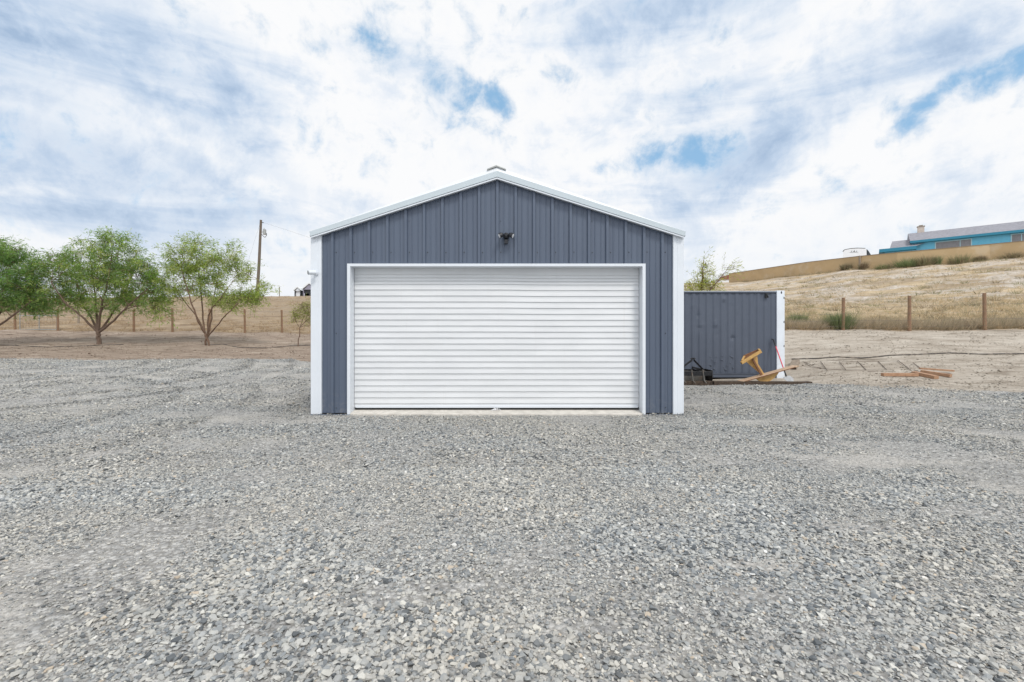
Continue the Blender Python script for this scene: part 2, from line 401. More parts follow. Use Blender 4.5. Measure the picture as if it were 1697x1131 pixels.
def gravel_edge(x):                       # distance at which the gravel ends
    xs = [-60, -20, -13, -10.3, -9.0, -8.3, -7.6, -5, -3.6, 3.0, 3.2, 8.0, 8.3, 9.0, 10.5, 13, 40]
    ys = [18, 18, 18.2, 18.4, 18.6, 18.1, 17.4, 16.8, 16.5, 13.4, 12.75, 12.7, 12.4, 11.5, 10.8, 10.7, 10.8]
    return np.interp(x, xs, ys)
def ruts(x, y):
    """low ridges thrown up by wheels turning in the yard"""
    z = 0
    for cx, cy, r, wd, a in ((-17, 13.5, 9.5, .22, 1), (-17, 13.5, 8.0, .22, .9), (-17.5, 14.5, 6.2, .2, .9), (-17.5, 14.5, 4.7, .2, .8), (-14, 6, 7.6, .2, .7), (-14, 6, 9.2, .2, .6), (6, -4, 6.7, .22, .45), (6, -4, 8.4, .22, .45), (-3,-6, 8.2,.25,.5), (14, 3, 7.0, .25, .4)):
        rr = np.hypot(x-cx, y-cy)+.5*(fbm(x*.5, y*.5, 5, 2)-.5)
        q = (rr-r)/wd
        z = z+a*(np.exp(-q*q)-.8*np.exp(-((rr-r-.33)/.2)**2))
    return z
def ground_z(x, y):
    x, y = np.asarray(x, float), np.asarray(y, float)
    z = ground_base(x, y)
    far = np.clip((np.hypot(x, y)-15)/25, 0, 1)
    g = gravel_edge(x)-y
    yard = np.clip(g/1.5+.5, 0, 1)
    nearb = np.clip((np.abs(x+.25)-3.2)/1.0, 0, 1); nearb = np.maximum(nearb, np.clip((7.2-y)/1.2, 0, 1)); nearb = np.maximum(nearb, np.clip((y-15)/2, 0, 1))
    z = z+nearb*(yard*(.028*(fbm(x*1.1, y*1.1, 2)-.5)+.016*(fbm(x*3, y*3, 9)-.5)+.018*ruts(x, y)))
    z = z+nearb*(1-yard)*(.17*(fbm(x*.5, y*.5, 3)-.5)+.05*(fbm(x*2, y*2, 4)-.5))
    z = z+far*(.35*(fbm(x*.12, y*.12, 21)-.5)+.18*(fbm(x*.5, y*.5, 22)-.5))
    return z
def gz(x, y): return float(ground_z(np.array([x]), np.array([y]))[0])
du = np.linspace(-1, 1, 620)
gx = 2.6*np.sinh(du*np.arcsinh(650/2.6))
v0, v1 = np.arcsinh((-30-6)/2.6), np.arcsinh((690-6)/2.6)
gy = 6+2.6*np.sinh(np.linspace(v0, v1, 620))
GX, GY = np.meshgrid(gx, gy)
gxf, gyf = GX.ravel(), GY.ravel()
GZ = ground_z(gxf, gyf)
def fence_y(x): return np.interp(x, [-100, -13, -5, 5, 11, 60], [31, 31, 31, 21, 20.2, 19.6])
att = np.zeros((len(gxf), 4), np.float32)
att[:,0] = np.clip((gravel_edge(gxf)-gyf)/8+.5, 0, 1)
att[:,2] = .5+.25*np.clip(ruts(gxf, gyf), -2, 2)
att[:,1] = np.clip((gyf-fence_y(gxf))/8+.5, 0, 1)
nx, ny = len(gx), len(gy)
ii = (np.arange(ny-1)[:,None]*nx+np.arange(nx-1)[None,:]).ravel()
faces = np.stack([ii, ii+1, ii+1+nx, ii+nx], 1).ravel()

def ground_mat():
    m, n = newmat('ground'); p = worldco(n)
    a = n.new('ShaderNodeAttribute', attribute_name='zone'); s = n.new('ShaderNodeSeparateColor'); n.l.new(a.outputs['Color'], s.inputs[0])
    sp = n.new('ShaderNodeSeparateXYZ'); n.l.new(p, sp.inputs[0])
    # --- gravel: packed chips in fine grit
    pv = n.vmath('ADD', p, n.vmath('SCALE', n.noise(p, 30, 3, .6, out=1), scale=.02))
    v = n.vor(pv, 32, 'Color'); vd = n.vor(pv, 32, 'Distance')
    sv = n.new('ShaderNodeSeparateColor'); n.l.new(v, sv.inputs[0])
    chips = n.ramp(sv.outputs[0], [(0, (.19, .195, .205)), (.25, (.32, .325, .325)), (.6, (.45, .45, .44)), (1, (.68, .675, .65))])
    chips = n.mix(n.ss(vd, .38, .7, 0, .75), chips, (.15, .145, .135))  # dark gaps between chips: crevice shade painted into the colour
    grit = n.mix(n.ss(n.noise(p, 110, 5, .8), .35, .65), (.36, .34, .31), (.70, .67, .615))
    big = n.noise(p, .9, 5, .6)
    gcol = n.mix(n.ss(big, .46, .62, .25, .7), chips, grit)
    gcol = n.mix(n.ss(n.noise(n.mapping(p, (.5, 1, 1)), .55, 6, .65), .35, .7, 0, .35), gcol, n.mix(1.0, gcol, (.82, .83, .85), 'MULTIPLY'))
    gcol = n.mix(n.ss(n.noise(p, 9, 6, .75), .42, .62, 0, .45), gcol, n.mix(1.0, gcol, (.62, .625, .635), 'MULTIPLY'))
    gcol = n.mix(n.ss(s.outputs[2], .42, .76, 0, .42), gcol, n.mix(1.0, gcol, (.66, .67, .69), 'MULTIPLY'))
    # --- bare dirt, browner on the left side of the yard
    dn = n.noise(n.mapping(p, (.55, 2.2, 1)), 1.3, 9, .68, .4)
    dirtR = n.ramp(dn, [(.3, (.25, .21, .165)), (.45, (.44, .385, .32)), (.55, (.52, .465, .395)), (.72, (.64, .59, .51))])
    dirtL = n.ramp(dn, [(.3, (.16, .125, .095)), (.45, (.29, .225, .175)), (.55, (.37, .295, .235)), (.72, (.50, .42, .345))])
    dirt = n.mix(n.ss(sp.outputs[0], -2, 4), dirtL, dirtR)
    speck = n.ss(n.noise(n.mapping(p, (.6, 1, 1)), 14, 6, .8), .55, .68, 0, .6)
    dirt = n.mix(speck, dirt, (.17, .135, .10))
    dirt = n.mix(n.ss(n.noise(n.mapping(p, (.35, 1.2, 1)), 3.2, 8, .75), .54, .68, 0, .5), dirt, (.19, .15, .115))
    # --- dry field
    fn = n.noise(n.mapping(p, (.6, 1.3, 1)), .9, 9, .7, .3)
    straw = n.ramp(fn, [(.25, (.32, .25, .16)), (.42, (.42, .325, .21)), (.56, (.54, .43, .285)), (.75, (.66, .56, .41))])
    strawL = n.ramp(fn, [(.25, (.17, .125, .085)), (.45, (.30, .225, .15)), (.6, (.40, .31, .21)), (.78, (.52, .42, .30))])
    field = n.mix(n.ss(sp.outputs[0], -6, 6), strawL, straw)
    sandy = n.math('MULTIPLY', n.ss(n.noise(n.mapping(p, (.35, .8, 1)), .55, 8, .68), .45, .57), n.math('MULTIPLY', n.ss(sp.outputs[2], 3.4, 5.0), n.ss(sp.outputs[2], 11.6, 10.0)))
    sandy = n.math('MULTIPLY', sandy, n.ss(sp.outputs[0], 4, 12))
    sandy = n.math('MULTIPLY', sandy, n.ss(n.noise(p, 3.2, 6, .7), .36, .52, .25, .95))
    field = n.mix(n.math('MULTIPLY', n.ss(n.noise(n.mapping(p, (.3, .9, 1)), .35, 7, .7), .44, .58, 0, .8), n.ss(sp.outputs[2], 3.0, 4.4)), field, (.31, .245, .175))
    field = n.mix(sandy, field, n.mix(n.ss(n.noise(p, 2.2, 8, .75), .38, .62), (.42, .365, .31), (.64, .59, .53)))
    field = n.mix(n.ss(n.noise(n.mapping(p, (.5, 1, 1)), .8, 8, .7), .60, .72, 0, .45), field, (.20, .19, .12))
    # --- zones
    e1 = n.math('ADD', s.outputs[0], n.math('MULTIPLY', n.math('SUBTRACT', n.noise(p, 1.3, 8, .7), .5), .16))
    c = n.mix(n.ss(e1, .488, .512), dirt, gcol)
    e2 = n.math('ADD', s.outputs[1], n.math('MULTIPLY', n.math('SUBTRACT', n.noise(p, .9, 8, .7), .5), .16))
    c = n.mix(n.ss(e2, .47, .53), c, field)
    n.put(n.b.inputs['Base Color'], c); n.b.inputs['Roughness'].default_value = .92; n.b.inputs['Specular IOR Level'].default_value = .2
    gm = n.ss(e1, .488, .512)
    h = n.math('ADD', n.math('MULTIPLY', n.math('MULTIPLY', gm, n.math('SUBTRACT', 1.0, vd)), .16), n.math('MULTIPLY', n.math('SUBTRACT', 1.0, gm), n.noise(n.mapping(p, (1, 1.6, 1)), 4, 9, .78)))
    bump(n, h, 1.0, .09)
    return m
g = rawmesh('ground', np.stack([gxf, gyf, GZ], 1), faces, 4, ground_mat(), {'zone': att}, smooth=True)
tag(g, kind='structure')

# ------------------------------------------------------------------ loose stones of the yard
def hull_stone(nv, flat, seed):
    import bmesh
    r = random.Random(seed); bm = bmesh.new()
    for _ in range(nv):
        v = Vector((r.gauss(0,1), r.gauss(0,1), r.gauss(0,1))).normalized()*r.uniform(.8, 1)
        bm.verts.new((v.x, v.y*r.uniform(.65, .85), v.z*flat))
    bmesh.ops.convex_hull(bm, input=bm.verts); 
    bmesh.ops.delete(bm, geom=[v for v in bm.verts if not v.link_faces], context='VERTS')
    bmesh.ops.triangulate(bm, faces=bm.faces); bm.verts.index_update()
    V = np.array([v.co[:] for v in bm.verts]); Fc = np.array([[v.index for v in f.verts] for f in bm.faces]); bm.free()
    return V, Fc
def in_garage(x, y): return (np.abs(x+.24) < 3.16) & (y > 7.55) & (y < 13.6) | ((np.abs(x+.24) < 2.5) & (y > 7.5) & (y < 8))
def stones(n_try, d0, d1, smin, smax, protos, seed, dens_pow):
    r = np.random.default_rng(seed)
    D = np.sqrt(r.uniform(0, 1, n_try)*(d1**2-d0**2)+d0**2)
    tmax = 1.3+.9/np.maximum(D, 1)
    x = r.uniform(-1, 1, n_try)*tmax*D; y = D
    fines = fbm(x*.9+3, y*1.3, 31, 4)
    fines = np.clip((fines-.545)/.11, 0, 1)                                # 1 = worn patches of fine grit
    coarse = np.clip((fbm(x*1.7, y*2.2, 44, 3)-.42)/.25, 0, 1)
    edge = gravel_edge(x)-y+1.1*(fbm(x*1.3, y*1.3, 66, 4)-.5)
    pk = 1-dens_pow*fines
    pk = pk*np.clip(edge/.5+.35, 0, 1)
    sand = np.exp(-(((x-3.6)/.5)**2+((y-8.6)/.9)**2))+np.exp(-(((x+2.3)/1.0)**2+((y-7.35)/.12)**2))
    for a_, b_, ra, rb in ((-.60, 2.22, .30, .11), (-.25, 2.3, .25, .06), (.28, 1.97, .26, .05), (1.2, 2.2, .16, .09), (1.35, 2.5, .3, .08), (-1.05, 1.95, .2, .07), (-2.4, 4.2, .5, .25), (3.4, 3.3, .5, .2), (2.2, 3.0, .35, .12)):
        q_ = ((x-a_+.08*(fbm(x*5, y*7, 3)-.5))/ra)**2+((y-b_+.06*(fbm(x*6, y*6, 8)-.5))/rb)**2; sand = sand+1.1*np.exp(-q_**1.5)
    pk = pk*(1-(.86 if smin > .004 else .45)*np.clip(sand, 0, 1))
    keep = (r.uniform(0, 1, n_try) < pk) & ~in_garage(x, y)
    x, y, fines, coarse = x[keep], y[keep], fines[keep], coarse[keep]; n = len(x)
    rut = np.clip(ruts(x, y), -1, 1)*np.clip((-2.6-x)/1.5, .25, 1)
    s = np.exp(r.normal(0, .38, n))*(1+.25*rut)*(smin+(smax-smin)*(.25+.75*coarse))*(1-.45*fines)
    s = np.clip(s, smin*.35, smax*1.9)
    z = ground_z(x, y)
    pile = np.exp(-((7.52-y)/.07)**2)*((np.abs(x+.24) < 3.2) & (np.abs(x+.24) > 2.38))+np.exp(-((np.abs(x+.24)-3.2)/.09)**2)*((y > 7.45) & (y < 13.5))
    z = z+pile*r.uniform(0, .035, n)
    kind = r.integers(0, len(protos), n)
    # colours: blue-grey slate, light grey, warm grey, the odd tan or white one
    pal = np.array([(.22,.235,.25),(.32,.335,.345),(.40,.405,.40),(.46,.46,.445),(.52,.51,.485),(.58,.57,.535),(.54,.47,.39),(.13,.14,.15),(.74,.73,.71)])
    pr = np.array([.14,.15,.17,.18,.16,.11,.018,.065,.012])
    ci = r.choice(len(pal), n, p=pr/pr.sum()); colr = pal[ci]*r.uniform(.86, 1.14, (n,1))*(1-.20*np.clip(rut, -.5, 1))[:,None]
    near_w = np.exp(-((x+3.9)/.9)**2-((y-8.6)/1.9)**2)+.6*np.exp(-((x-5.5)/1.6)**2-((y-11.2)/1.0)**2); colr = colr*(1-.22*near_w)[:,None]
    blue = np.clip((fbm(x*.8, y*1.1, 77, 3)-.45)/.2, 0, 1)[:,None]
    colr = colr*(1-blue*np.array([.07,.04,.0]))*np.array([.985,.97,.935])
    az = r.uniform(0, 2*np.pi, n); tx = r.normal(0, .26, n); ty = r.normal(0, .26, n)
    ca, sa = np.cos(az), np.sin(az)
    Vs, Fs, Cs = [], [], []; off = 0
    for k, (V, Fc) in enumerate(protos):
        idx = np.where(kind == k)[0]
        if not len(idx): continue
        m_ = len(idx); ss = s[idx][:,None]
        base = V[None]*ss[:,:,None]
        X, Y, Z = base[...,0], base[...,1], base[...,2]
        t1, t2 = tx[idx][:,None], ty[idx][:,None]
        Y, Z = Y*np.cos(t1)-Z*np.sin(t1), Y*np.sin(t1)+Z*np.cos(t1)
        X, Z = X*np.cos(t2)+Z*np.sin(t2), -X*np.sin(t2)+Z*np.cos(t2)
        c, q = ca[idx][:,None], sa[idx][:,None]
        X, Y = X*c-Y*q, X*q+Y*c
        X = X+x[idx][:,None]; Y = Y+y[idx][:,None]; Z = Z+(z[idx]+s[idx]*r.uniform(.05, .42, m_))[:,None]
        Vs.append(np.stack([X, Y, Z], -1).reshape(-1, 3))
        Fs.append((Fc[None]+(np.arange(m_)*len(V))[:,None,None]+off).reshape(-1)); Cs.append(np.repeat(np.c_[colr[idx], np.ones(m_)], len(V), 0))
        off += m_*len(V)
    return np.concatenate(Vs), np.concatenate(Fs), np.concatenate(Cs)
pA = [hull_stone(13, f, 100+i) for i, f in enumerate((.35,.45,.3,.55,.4,.5,.28,.42,.36,.6))]
pB = [hull_stone(8, f, 200+i) for i, f in enumerate((.35,.45,.3,.55,.4,.5))]
sets = [stones(190000, .9, 4.4, .0068, .0132, pA, 1, .6), stones(130000, .9, 4.6, .0032, .0050, pB, 9, .0), stones(190000, 4.4, 8.6, .0088, .0150, pB, 2, .55), stones(230000, 8.6, 19, .015, .022, pB, 3, .45)]
off = 0; Vs, Fs, Cs = [], [], []
for V, Fc, C in sets:
    Vs.append(V); Fs.append(Fc+off); Cs.append(C); off += len(V)
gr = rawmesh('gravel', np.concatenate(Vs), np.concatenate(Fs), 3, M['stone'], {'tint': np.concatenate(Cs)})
tag(gr, 'loose blue-grey and pale crushed stone covering the yard', 'gravel', kind='stuff')
del sets, Vs, Fs, Cs

def clods(n_, seed):
    r = np.random.default_rng(seed); t = r.uniform(-1.35, 1.4, n_); y = r.uniform(10, 33, n_)**1.0; x = t*y
    k = (gravel_edge(x)-y < .2) & (y < fence_y(x)+.5) & ~in_garage(x, y) & (r.uniform(0, 1, n_) < np.clip((fbm(x*.8, y*1.6, 12, 4)-.38)/.2, .1, 1))
    k &= ~((x > 1.8) & (x < 8.5) & (y > 12.4) & (y < 16.5))
    x, y = x[k], y[k]; m_ = len(x); s_ = np.exp(r.normal(0, .45, m_))*.020; z = ground_z(x, y)
    V0, F0 = pB[1]; az = r.uniform(0, 6.28, m_)[:,None]; b = V0[None]*s_[:,None,None]
    X = b[...,0]*np.cos(az)-b[...,1]*np.sin(az)+x[:,None]; Y = b[...,0]*np.sin(az)+b[...,1]*np.cos(az)+y[:,None]; Z = b[...,2]*1.3+(z+s_*.2)[:,None]
    lc = np.where((x > 1)[:,None], np.array([[.46,.41,.345]]), np.array([[.33,.26,.205]]))*r.uniform(.55, 1.3, (m_, 1))
    return np.stack([X, Y, Z], -1).reshape(-1, 3), (F0[None]+(np.arange(m_)*len(V0))[:,None,None]).reshape(-1), np.repeat(np.c_[lc, np.ones(m_)], len(V0), 0)
V, Fc, C = clods(90000, 8)
tag(rawmesh('dirt_clods', V, Fc, 3, M['stone'], {'tint': C}), 'small clods and pebbles on the bare dirt beyond the gravel', 'clods', kind='stuff')

# ------------------------------------------------------------------ garage
GD = 7.6; S = F/GD                                   # px per metre on the garage front
def gxp(px): return (px-CX)/S
def gzp(py): return CAMZ+(HOR-py)/S
XL, XR = gxp(516.5), gxp(1132); XC = gxp(824); ZE = gzp(392); ZA = gzp(296.5); Z0 = .01
DEPTH = 5.8; YB = GD+DEPTH
garage = empty('metal_garage', (XC, GD, 0), 'slate blue ribbed metal garage with white trim, gabled roof and a wide white roll-up door', 'garage')
def roofline(x, zc=ZA, ze=ZE): return zc-(zc-ze)*abs(x-XC)/((XR-XL)/2)
OL, OR_, OT = gxp(580), gxp(1065.5), gzp(440.5)      # opening
pts = []
sp_ = 30.3/S
k = -11
while k <= 11:
    c = gxp(824.5)+k*sp_
    for dx_, h_ in ((-.034, 0), (-.022, .036), (.020, .036), (.031, 0), (.092, 0), (.098, .007), (.110, .007), (.116, 0), (.188, 0), (.194, .007), (.206, .007), (.212, 0)):
        pts.append((c+dx_, h_))
    k += 1
x0, x1 = XL+.02, XR-.02
pts = [p for p in pts if x0 < p[0] < x1]; xs_ = [p[0] for p in pts]
hs0 = [p[1] for p in pts]
def hh(x): return float(np.interp(x, xs_, hs0))
for x in (x0, x1, OL, OR_, XC): pts.append((x, hh(x)))
pts = sorted(pts)
mb = MB()
for (xa, ha), (xb, hb) in zip(pts, pts[1:]):
    if xb-xa < 1e-5: continue
    xm = (xa+xb)/2; zb = OT if OL < xm < OR_ else Z0+.02
    mb.add([(xa, GD-ha, zb), (xb, GD-hb, zb), (xb, GD-hb, roofline(xb)-.005), (xa, GD-ha, roofline(xa)-.005)], [(0,1,2,3)])
n_sheet = len(mb.f)
for z_ in (gzp(418.5), gzp(553), gzp(676)):
    for k in range(-10, 11):
        x = gxp(824.5)+k*sp_+.055
        if x < XL+.19 or x > XR-.19 or (z_ < OT and OL-.08 < x < OR_+.08): continue
        mb.ball((x, GD-.004, z_+random.uniform(-.004, .004)), (.0085, .006, .0085), 8, 4)
for k in (-5, 0, 5):
    mb.ball((gxp(824.5)+k*sp_+.05, GD-.004, gzp(367)), .006, 8, 4)
sw = mb.build('front_wall', M['siding'], garage); sw.data.materials.append(M['dark'])
for q_ in sw.data.polygons:
    if q_.index >= n_sheet: q_.material_index = 1
# side and back walls
for xw, sgn in ((XL+.02, -1), (XR-.02, 1)):
    mb = MB(); y = GD+.10; prof2 = []
    while y < YB-.1:
        prof2 += [(y, 0), (y+.015, .03), (y+.06, .03), (y+.075, 0)]; y += .305
    prof2 = [(GD+.001, 0)]+prof2+[(YB, 0)]
    for (ya, ha), (yb, hb) in zip(prof2, prof2[1:]):
        mb.add([(xw+sgn*ha, ya, Z0), (xw+sgn*hb, yb, Z0), (xw+sgn*hb, yb, ZE-.03), (xw+sgn*ha, ya, ZE-.03)], [(0,1,2,3)])
    mb.build('side_wall', M['siding'], garage)
mb = MB(); mb.prism([(XL+.02, YB, Z0), (XR-.02, YB, Z0), (XR-.02, YB, ZE-.03), (XC, YB, ZA-.03), (XL+.02, YB, ZE-.03)], (0, .02, 0)); mb.build('back_wall', M['siding'], garage)
# corner trims: folded L with a raised bead
for xa, sgn in ((XL, 1), (XR, -1)):
    mb = MB()
    prf = [(0, .06), (0, -.034), (.004, -.038), (.105*1, -.038), (.111, -.034), (.118, -.034), (.124, -.040), (.172, -.040), (.178, -.036), (.178, -.001)]
    for (ua, va), (ub, vb) in zip(prf, prf[1:]):
        zt_a, zt_b = roofline(xa+sgn*ua)-.012, roofline(xa+sgn*ub)-.012
        mb.add([(xa+sgn*ua, GD+va, .015), (xa+sgn*ub, GD+vb, .015), (xa+sgn*ub, GD+vb, zt_b), (xa+sgn*ua, GD+va, zt_a)], [(0,1,2,3)])
    for z_ in (gzp(412), gzp(553)): mb.ball((xa+sgn*.172, GD-.041, z_), .006, 8, 4)
    mb.build('corner_trim', M['trim'], garage)
# base trim under the walls
for xa, xb in ((XL-.005, gxp(582.5)), (gxp(1063.5), XR+.005)):
    mb = MB(); mb.box(xa, xb, GD-.052, GD-.0, -.012, .012); mb.build('base_trim', M['siding'], garage, bevel=.003)
# rake trim: three-sided box folded along the gable, with a lip under it
S2 = F/(GD-.115)
def gx2(px): return (px-CX)/S2
def gz2(py): return CAMZ+(HOR-py)/S2
for sgn in (-1, 1):
    xe = gx2(512.6) if sgn < 0 else gx2(1136.4)
    za_low, ze_low = gz2(296.2), gz2(394.2)
    za_lip, ze_lip = gz2(293.2), gz2(391.6)
    za_top, ze_top = gz2(283.6), gz2(384.2)
    yf = GD-.115
    mb = MB(); mb.prism([(XC, yf+.004, za_lip), (xe-sgn*.014, yf+.004, ze_lip), (xe-sgn*.0, yf-.004, ze_top), (XC, yf-.004, za_top)], (0, .02, 0))
    mb.build('rake_trim', M['fascia'], garage)
    mb = MB(); mb.prism([(XC, yf+.012, za_low), (xe-sgn*.022, yf+.012, ze_low), (xe-sgn*.022, yf+.012, ze_lip+.004-.006), (XC, yf+.012, za_lip-.006)], (0, .03, 0))
    mb.add([(XC, yf+.012, za_low), (xe-sgn*.022, yf+.012, ze_low), (xe-sgn*.022, GD-.002, ze_low+.012), (XC, GD-.002, za_low+.012)], [(0,1,2,3)])
    mb.build('trim_lip', M['trim'], garage)
    # roof sheet with its turned-up white edge above the trim
    z_ru, z_re = gz2(276.6), gz2(383.4)
    mb = MB(); mb.prism([(XC, yf-.004+.006, za_top), (xe, yf+.002, ze_top), (xe, yf+.02, z_re), (XC, yf+.02, z_ru)], (0, .03, 0))
    n_ = 18
    mb.add([(XC, yf+.05, z_ru), (xe, yf+.05, z_re), (xe, YB+.1, z_re), (XC, YB+.1, z_ru)], [(0,1,2,3)])
    mb.add([(XC, yf+.05, z_ru-.05), (xe, yf+.05, z_re-.035), (xe, YB+.1, z_re-.035), (XC, YB+.1, z_ru-.05)], [(0,3,2,1)])
    mb.add([(xe, yf+.02, z_re), (xe, YB+.1, z_re), (xe, YB+.1, ze_lip), (xe, yf+.02, ze_lip)], [(0,1,2,3)])
    for i in range(1, n_):
        y = yf+.05+i*(YB-yf)/n_
        mb.prism([(XC, y, z_ru+.001), (XC, y+.02, z_ru+.03), (XC, y+.06, z_ru+.03), (XC, y+.08, z_ru+.001)], (xe-XC, 0, z_re-z_ru))
    mb.build('roof', M['roofm'], garage)
mb = MB()
q = [(807, 280.2), (823, 273.8), (838.5, 280.2), (838.5, 282.4), (823, 276.6), (807, 282.4)]
mb.prism([(gx2(a), GD-.12, gz2(b)) for a, b in q], (0, DEPTH+.2, 0)); mb.build('ridge_cap', M['galv'], garage, bevel=.003)
mb = MB(); mb.box(gxp(904), gxp(904)+.003, GD-.121, GD-.118, gzp(309), gzp(301)); 
# door frame trim
fw = .048; yo = GD-.05; yi = GD+.17
mb = MB(); mb.box(gxp(577), gxp(582), yo, GD+.005, .012, gzp(438)); mb.add([(gxp(582), GD+.005, .0), (gxp(582), yi, .0), (gxp(582), yi, gzp(442.3)), (gxp(582), GD+.005, gzp(442.3))], [(3,2,1,0)]); mb.build('jamb', M['trim'], garage)
mb = MB(); mb.box(gxp(1063.5), gxp(1068.5), yo, GD+.005, .012, gzp(438)); mb.add([(gxp(1063.5), GD+.005, .0), (gxp(1063.5), yi, .0), (gxp(1063.5), yi, gzp(442.3)), (gxp(1063.5), GD+.005, gzp(442.3))], [(0,1,2,3)]); mb.build('jamb', M['trim'], garage)
mb = MB(); mb.box(gxp(582), gxp(1063.5), yo+.001, GD+.004, gzp(442.3), gzp(438)); mb.add([(gxp(582), GD+.004, gzp(442.3)), (gxp(1063.5), GD+.004, gzp(442.3)), (gxp(1063.5), yi, gzp(442.3)), (gxp(582), yi, gzp(442.3))], [(0,3,2,1)]); mb.build('header_trim', M['trim'], garage)
# roll-up door
DY = GD+.16; Sd = F/DY
zb = .105; zt = gzp(438)+.02
zz = []; z = zt
zprof = [(zt, 0)]
def slat(z, p):
    return [(z-p*.55, -.005), (z-p*.84, -.010), (z-p*.90, -.009), (z-p*.915, .005), (z-p*.965, .005), (z-p, .001)]
z = CAMZ+(HOR-454.5)/Sd+.078
while z > zb+.05:
    row = HOR-(z-CAMZ)*Sd
    p = .053 if 458 < row+4 < 472 else .1017
    zprof += [(z-p*.28, .000)]+slat(z, p); z -= p
zprof = [q for q in zprof if q[0] > zb+.02 and q[0] <= zt]+[(zb, -.004)]
zprof = sorted(set(zprof), reverse=True)
mb = MB(); xsd = np.linspace(gxp(582)+.005, gxp(1063.5)-.005, 60)
rows = []
for z, h_ in zprof:
    for x in xsd:
        bow = .010*math.sin((x-XC)*1.1+.6)+.006*math.sin(z*2.3+x*.6)
        kink = .006*math.tanh((x-.15)*4)*max(0, (z-1.0)/1.3)
        mb.v.append((x, DY+h_+bow*.6, z-kink if z > .3 else z))
nx_ = len(xsd)
for j in range(len(zprof)-1):
    for i in range(nx_-1):
        a = j*nx_+i; mb.f.append((a+nx_, a+nx_+1, a+1, a))
mb.build('roll_up_door', M['door'], garage)
door = [o for o in col.objects if o.name == 'roll_up_door'][0]
mb = MB(); mb.box(gxp(582)+.02, gxp(1063.5)-.02, DY-.018, DY+.03, zb-.012, zb+.028); mb.build('bottom_bar', M['trim'], door, bevel=.004)
mb = MB(); mb.box(gxp(582)+.02, gxp(1063.5)-.02, DY-.004, DY+.03, zb-.040, zb-.013); mb.build('bottom_seal', M['rubber'], door)
mb = MB()                                            # frayed pull rope lying on the sill
for k in range(9):
    a = random.uniform(-1, 1)
    mb.tube([(gxp(823)+a*.03, DY-.03, .07), (gxp(823)+a*.06, DY-.05, .075+random.random()*.03), (gxp(823)+a*.11, DY-.07, .058)], .004, 5)
mb.build('pull_rope', M['lamp'], door)
# slab: proud sill in the doorway, dark interior behind
mb = MB(); mb.prism([(gxp(582)+.002, GD-.075, -.05), (gxp(582)+.002, GD-.075, .022), (gxp(582)+.002, DY+.05, .062), (gxp(582)+.002, DY+.05, -.05)], (gxp(1063.5)-gxp(582)-.004, 0, 0))
mb.box(XL+.05, XR-.05, DY+.052, YB-.02, -.04, .03)
mb.build('floor_slab', M['concrete'], garage)
# flood light on the gable, bullet camera on the left corner
fl = empty('flood_light', (gxp(839), GD-.0, gzp(395)), 'black twin-head motion flood light high on the blue gable above the roll-up door', 'flood light')
cx_, cz_ = gxp(839), gzp(393)
mb = MB(); mb.tube([(cx_, GD-.025, cz_), (cx_, GD-.055, cz_), (cx_, GD-.10, cz_+.005), (cx_, GD-.115, cz_+.005)], [.055, .055, .045, .02], 20); mb.build('base', M['black'], fl, smooth=False, bevel=.004)
for sgn in (-1, 1):
    hx = cx_+sgn*.085
    mb = MB(); mb.tube([(cx_+sgn*.03, GD-.09, cz_), (cx_+sgn*.06, GD-.12, cz_-.002)], .013, 8)
    m_ = Matrix.Translation((hx, GD-.15, cz_-.005)) @ Matrix.Rotation(sgn*R(74), 4, 'Z') @ Matrix.Rotation(R(28), 4, 'X')
    def T(v): return m_ @ Vector(v)
    mb.tube([T((0, .045, 0)), T((0, .02, 0)), T((0, -.03, 0))], [.018, .038, .044], 16)
    hd = mb.build('lamp_head', M['black'], fl)
    mb = MB(); mb.tube([T((0, -.0305, 0)), T((0, -.034, 0))], .033, 16)
    mb.build('lens', M['lamp'], hd)
mb = MB(); mb.tube([(cx_, GD-.07, cz_-.05), (cx_, GD-.075, cz_-.07)], .012, 8); mb.box(cx_-.03, cx_+.028, GD-.11, GD-.04, cz_-.135, cz_-.07); mb.build('motion_sensor', M['black'], fl, bevel=.01)
sc_ = empty('security_camera', (gxp(524), GD-.04, gzp(453.5)), 'white bullet security camera on the left corner trim pointing left', 'camera')
a = Vector((gxp(526), GD-.04, gzp(453.8)))
mb = MB(); mb.tube([a+Vector((0, 0, 0)), a+Vector((0, -.02, 0))], .034, 18); mb.tube([a+Vector((0,-.02,0)), a+Vector((-.01,-.06,0))], .014, 10); mb.build('mount', M['trim'], sc_)
mb = MB(); cd = Vector((-.80,-.58,-.06)).normalized(); c1 = a+Vector((.02,-.07,0)); mb.tube([c1, c1+cd*.10], .036, 18); mb.tube([c1+cd*.101, c1+cd*.118], [.038, .038], 18); mb.build('camera_body', M['trim'], sc_, bevel=.003)
mb = MB(); mb.tube([c1+cd*.1185, c1+cd*.121], .033, 18); mb.build('lens', M['black'], sc_)

